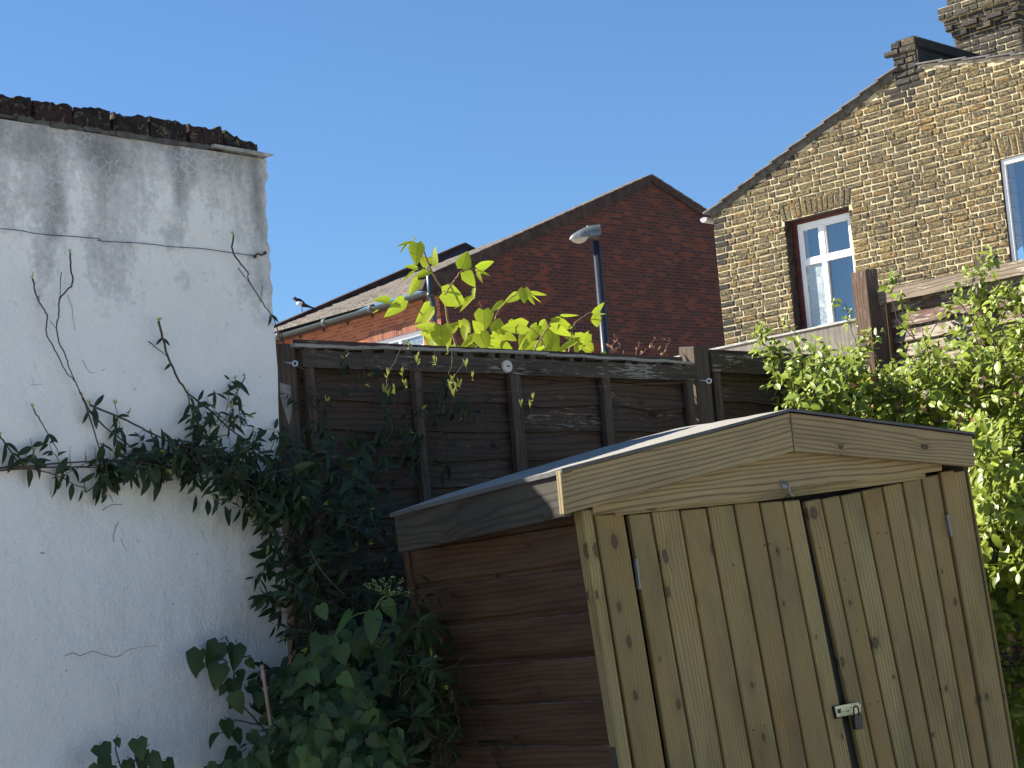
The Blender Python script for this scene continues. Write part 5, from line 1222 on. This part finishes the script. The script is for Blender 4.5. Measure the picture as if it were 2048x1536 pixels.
for pp, r in (([(913, 760), (913, 694), (895, 639), (890, 589), (876, 565), (863, 543), (848, 503), (836, 484)], .0055), ([(890, 589), (905, 565), (923, 543), (937, 540), (952, 537), (958, 543)], .0028), ([(896, 659), (870, 645), (846, 629), (825, 612), (808, 602)], .003),
              ([(966, 760), (966, 702), (964, 649), (962, 612)], .0045), ([(945, 720), (955, 690), (966, 670)], .003), ([(996, 622), (1010, 605), (1036, 586), (1050, 580), (1062, 588)], .0028), ([(990, 640), (996, 622)], .0028), ([(1142, 665), (1150, 648), (1162, 636), (1184, 624), (1192, 628)], .0028),
              ([(1102, 645), (1118, 660), (1132, 675), (1150, 690)], .004), ([(1060, 760), (1070, 700), (1085, 672), (1102, 645)], .004), ([(1085, 740), (1092, 700), (1078, 670), (1060, 655)], .003), ([(1130, 760), (1135, 720), (1142, 680), (1142, 665)], .004), ([(863, 543), (850, 538), (834, 537)], .002), ([(962, 612), (958, 603)], .002)):
    off = -U(.2, .5); ms.tube(path(kf, pp, off, off, 4, .002), r, r * .55, n=6)
for a_ in (-.1, .12, .35, .55):
    p = kf.w(a_, .4, .85); ms.tube([p, Vector((p.x, p.y, 0))], .007, .009, n=6)
bw(ml, 'leaves', M_knot, kn); bw(ms, 'stems', M_gstem, kn)

# --- dry reddish weed behind the fence
dw = thing('dry_weed', 'small reddish brown half dried weed behind the fence beside the post', 'weed', Frame((kf.w(.9, .3, 0).x, kf.w(.9, .3, 0).y, 0), 0))
ms, ml = MB(), MB()
for pp in ([(1225, 735), (1228, 715), (1225, 695), (1230, 675)], [(1228, 700), (1218, 690)], [(1226, 705), (1240, 692)], [(1262, 735), (1275, 715), (1300, 695), (1310, 680), (1330, 680)], [(1300, 695), (1318, 700), (1332, 718)], [(1268, 720), (1278, 685)], [(1310, 725), (1325, 705), (1341, 680)], [(1240, 725), (1246, 708)]):
    pts = path(kf, pp, -.2, -.25, 4, .004); ms.tube(pts, .0022, .0012, n=5)
    for p in pts[::2]:
        for k in range(2): ml.leaf(p, p + (rv(1) + Vector((0, 0, .6))).normalized() * U(.008, .02), .006, VIEW + rv(.6), 'ell', .4, .5, n=3)
p = kf.w(.8, .25, .95); ms.tube([p, Vector((p.x, p.y, 0))], .004, n=5); p = kf.w(1.0, .25, .95); ms.tube([p, Vector((p.x, p.y, 0))], .004, n=5)
bw(ms, 'stems', plain('dry_red_stem', (0.16, 0.07, 0.045), .8, var=.4), dw); bw(ml, 'leaves', plain('dry_leaf', (0.32, 0.17, 0.09), .8, var=.5), dw)

# --- honeysuckle over the side fence and behind the shed
ho = thing('honeysuckle', 'big sunlit honeysuckle climber with yellow green leaves covering the side fence', 'climbing plant', Frame((RF.w(.3, -.3, 0).x, RF.w(.3, -.3, 0).y, 0), 0))
ml, ms, mt = MB(), MB(), MB()
fR = -RF.B
def hpt(x, y, off):
    if x < 1722: return FENCE.hw(x, y, -off)
    return RF.hw(x, y, -off)
HP = [(1640, 825), (1665, 775), (1700, 735), (1735, 725), (1760, 765), (1800, 740), (1860, 690), (1900, 710), (1940, 670), (1990, 665), (2070, 630), (2070, 1560), (1990, 1560), (1960, 1300), (1935, 1050), (1925, 900), (1800, 880), (1650, 850)]
HS = [(1560, 740), (1600, 720), (1700, 700), (1720, 850), (1600, 830)]
def hclump(x, y, off, sc=1.0, tipp=.5):
    sc *= U(.7, 1.35)
    P = hpt(x, y, off); dv = Vector((U(-1, .6), U(-.9, .1), U(-.5, 1.0)))
    n = random.choice((3, 4, 5, 6)); shoot(ml, ms, P, dv, U(.07, .16) * sc, n, .050 * sc, .028 * sc, (fR * .8 + Vector((-.5, 0, .6))).normalized(), 'oval', droop=.15, wander=.3, r0=.0013, tipm=mt if R_() < tipp else None, fold=.2, curl=.2)
for k in range(1150):
    x, y = sample(HP)
    if noise.noise(Vector((x / 42, y / 42, 3))) < -.04 and R_() < .85: continue
    off = U(.02, .42) if y < 1000 else U(.02, .6)
    if y > 1150 and R_() < .35: continue
    hclump(x, y, off, 1.0 if y < 1000 else 1.15)
for k in range(60):
    x, y = sample(HS); hclump(x, y, U(.05, .45), .9, .5)
for pp, o0, o1, cn in (([(1660, 830), (1620, 790), (1585, 745), (1560, 715), (1530, 690), (1512, 665)], .25, .2, 20), ([(1560, 715), (1545, 700), (1520, 680)], .2, .2, 8), ([(1700, 790), (1665, 745), (1620, 700), (1590, 665), (1578, 650)], .3, .25, 10),
    ([(1730, 760), (1715, 700), (1700, 650), (1690, 600)], .2, .2, 12), ([(1880, 740), (1830, 680), (1790, 625), (1785, 560)], .12, .1, 12), ([(1830, 680), (1810, 640), (1800, 600)], .1, .1, 6), ([(1960, 720), (1945, 640), (1940, 590), (1950, 545), (1985, 510), (2002, 500)], .1, .12, 16),
    ([(1950, 560), (1920, 575), (1905, 590)], .1, .1, 6), ([(2060, 660), (2020, 590), (1990, 555), (1960, 550)], .12, .1, 16), ([(2010, 700), (2005, 640), (2030, 580), (2060, 560)], .12, .12, 14), ([(1760, 760), (1750, 700), (1740, 670)], .15, .12, 8),
    ([(1990, 700), (1985, 650), (1965, 610), (1975, 575)], .1, .1, 16), ([(2060, 620), (2040, 600), (2010, 600), (1985, 590)], .12, .12, 14), ([(1700, 780), (1690, 740), (1705, 690)], .15, .12, 12), ([(1560, 745), (1548, 722), (1552, 700)], .25, .2, 8),
    ([(1640, 830), (1600, 800), (1575, 760)], .35, .3, 14), ([(1850, 700), (1880, 640), (1930, 620)], .12, .1, 8)):
    F_ = RF if pp[0][0] > 1722 else FENCE
    pts = path(F_, pp, o0, o1, 5, .004); ms.tube(pts, .0024, .0012, n=5)
    for k in range(cn):
        i = int(U(.1, .999) * (len(pts) - 1)); P = pts[i]
        shoot(ml, ms, P, (pts[i] - pts[i - 1]) + rv(.02), U(.03, .07), 2, .044, .024, (fR + Vector((-.4, 0, .5))).normalized(), 'oval', droop=.1, wander=.4, r0=.001, tipm=mt if R_() < .6 else None, start=0)
for k in range(520):                             # the climber goes on along the fence to the right
    x, y = U(2060, 2620), 0; y = U(560 + (x - 2060) * .05, 1700)
    if noise.noise(Vector((x / 60, y / 60, 3))) < -.02: continue
    hclump(x, y, U(.04, .35), 1.05)
# fronds standing up by the right edge of the shed
for k in range(120):
    y = U(880, 1070); x = 1945 + (y - 880) * .12 + U(0, 60); off = U(.45, 1.0)
    hclump(x, y, off, 1.0, .6)
for k in range(34):
    x, y = sample(HP); x2, y2 = x + U(-70, 20), y - U(40, 120); o_ = U(.25, .5)
    ms.tube(path(RF if x > 1722 else FENCE, [(x, y), ((x + x2) / 2 + U(-12, 12), (y + y2) / 2), (x2, y2)], o_, o_ + .05, 4, .004), .0028, .0012, n=5)
md = MB()
for k in range(60):
    x, y = sample(HP); P = hpt(x, y, U(.2, .5)); md.leaf(P, P + (rv(1) + Vector((0, 0, -.8))).normalized() * U(.03, .045), .02, fR + rv(.6), 'oval', .5, .6, n=4)
bw(md, 'dead_leaves', plain('dead_leaf', (0.30, 0.17, 0.08), .8, var=.5), ho)
bw(ml, 'leaves', M_hon, ho); bw(ms, 'stems', M_stem, ho); bw(mt, 'young_tips', M_honf, ho)

# ------------------------------------------------------------------ wires, eye bolts and the white disc
M_wire = plain('old_wire', (0.06, 0.058, 0.055), .5, metal=.5)
mb = MB(); mb.tube(path(WALL, [(-700, 430), (-300, 440), (0, 457), (60, 465), (100, 470), (195, 477), (200, 482), (280, 486), (340, 493), (400, 497), (460, 505), (510, 512)], .012, .012, 4, .0006), .0013, n=5)
w1 = mb.build('garden_wire', M_wire); tag(w1, 'thin rusty wire strung along the upper part of the white wall', 'wire')
mb = MB(); p = [WALL.hw(508, 514, -.014), WALL.hw(515, 508, -.016), WALL.hw(524, 510, -.02), WALL.hw(531, 504, -.012)]; mb.tube(wiggle(p, .0005, 3), .003, n=6); mb.sphere(WALL.hw(510, 513, -.012), .006); mb.sphere(WALL.hw(530, 506, -.012), .006)
mb.build('wire_anchor', M_wire, w1)
mb = MB(); mb.tube(path(WALL, [(-700, 950), (-100, 938), (0, 937), (200, 935), (400, 940), (560, 945)], .014, .014, 4, .0004), .0012, n=5)
tag(mb.build('garden_wire', M_wire), 'thin straight wire behind the evergreen branch on the white wall', 'wire')
mb = MB(); mb.tube(path(FENCE, [(890, 788), (980, 785), (1080, 780), (1175, 774), (1290, 768), (1412, 763)], .05, .07, 4, .0004), .0008, n=5)
tag(mb.build('garden_wire', plain('copper_wire', (0.25, 0.14, 0.08), .5, metal=.4)), 'fine copper coloured wire stretched across the dark fence', 'wire')
def eye_bolt(x, y, sx, sy, r, lab, mat):
    c = FENCE.hw(x, y, -.075); s = FENCE.hw(sx, sy, -.02); d = (s - c).normalized(); u = VIEW.cross(d).normalized(); v = u.cross(VIEW).normalized()
    mb = MB(); mb.tube([c + (u * cos(2 * pi * k / 16) + v * sin(2 * pi * k / 16)) * r for k in range(17)], .0028, n=8, cap=False)
    mb.tube([c + d * r, s], .0025, .0016, n=8)
    tag(mb.build('eye_bolt', mat, smooth=True), lab, 'eye bolt', 'eye bolts screwed into the fence posts')
eye_bolt(1418, 762, 1395, 760, .0085, 'shiny white eye bolt in the middle fence post', plain('bright_zinc', (0.75, 0.77, 0.78), .35))
eye_bolt(590, 727, 565, 724, .0075, 'dull grey eye bolt in the fence post beside the white wall', plain('dull_zinc', (0.45, 0.50, 0.54), .4, metal=.4))
dc = FENCE.hw(1013, 733, -.036); DF = Frame(dc, radians(41.69))
dk = thing('round_disc', 'round off white plastic disc fixed to the top rail of the fence', 'disc', DF)
mb = MB(); mb.tube([(0, -.008, 0), (0, 0, 0)], .0205, .0225, n=28); mb.build('disc_body', plain('aged_white_plastic', (0.62, 0.56, 0.47), .6, var=.1), dk)
mb = MB(); mb.box(-.005, .006, -.0105, -.0075, -.0022, .0022); mb.build('slot', M_dark, dk)
mb = MB(); P = FENCE.hw(888, 782, -.03); Q = FENCE.hw(884, 825, -.03); mb.tube([P, Q], .004, n=6); mb.tube([P, P + Vector((.02, -.03, -.03)), P + Vector((.03, -.03, -.05))], .002, n=6)
tag(mb.build('metal_hook', plain('dark_grey_iron', (0.09, 0.10, 0.11), .4, metal=.5)), 'dark metal hook hanging on the fence among the climber stems', 'hook')
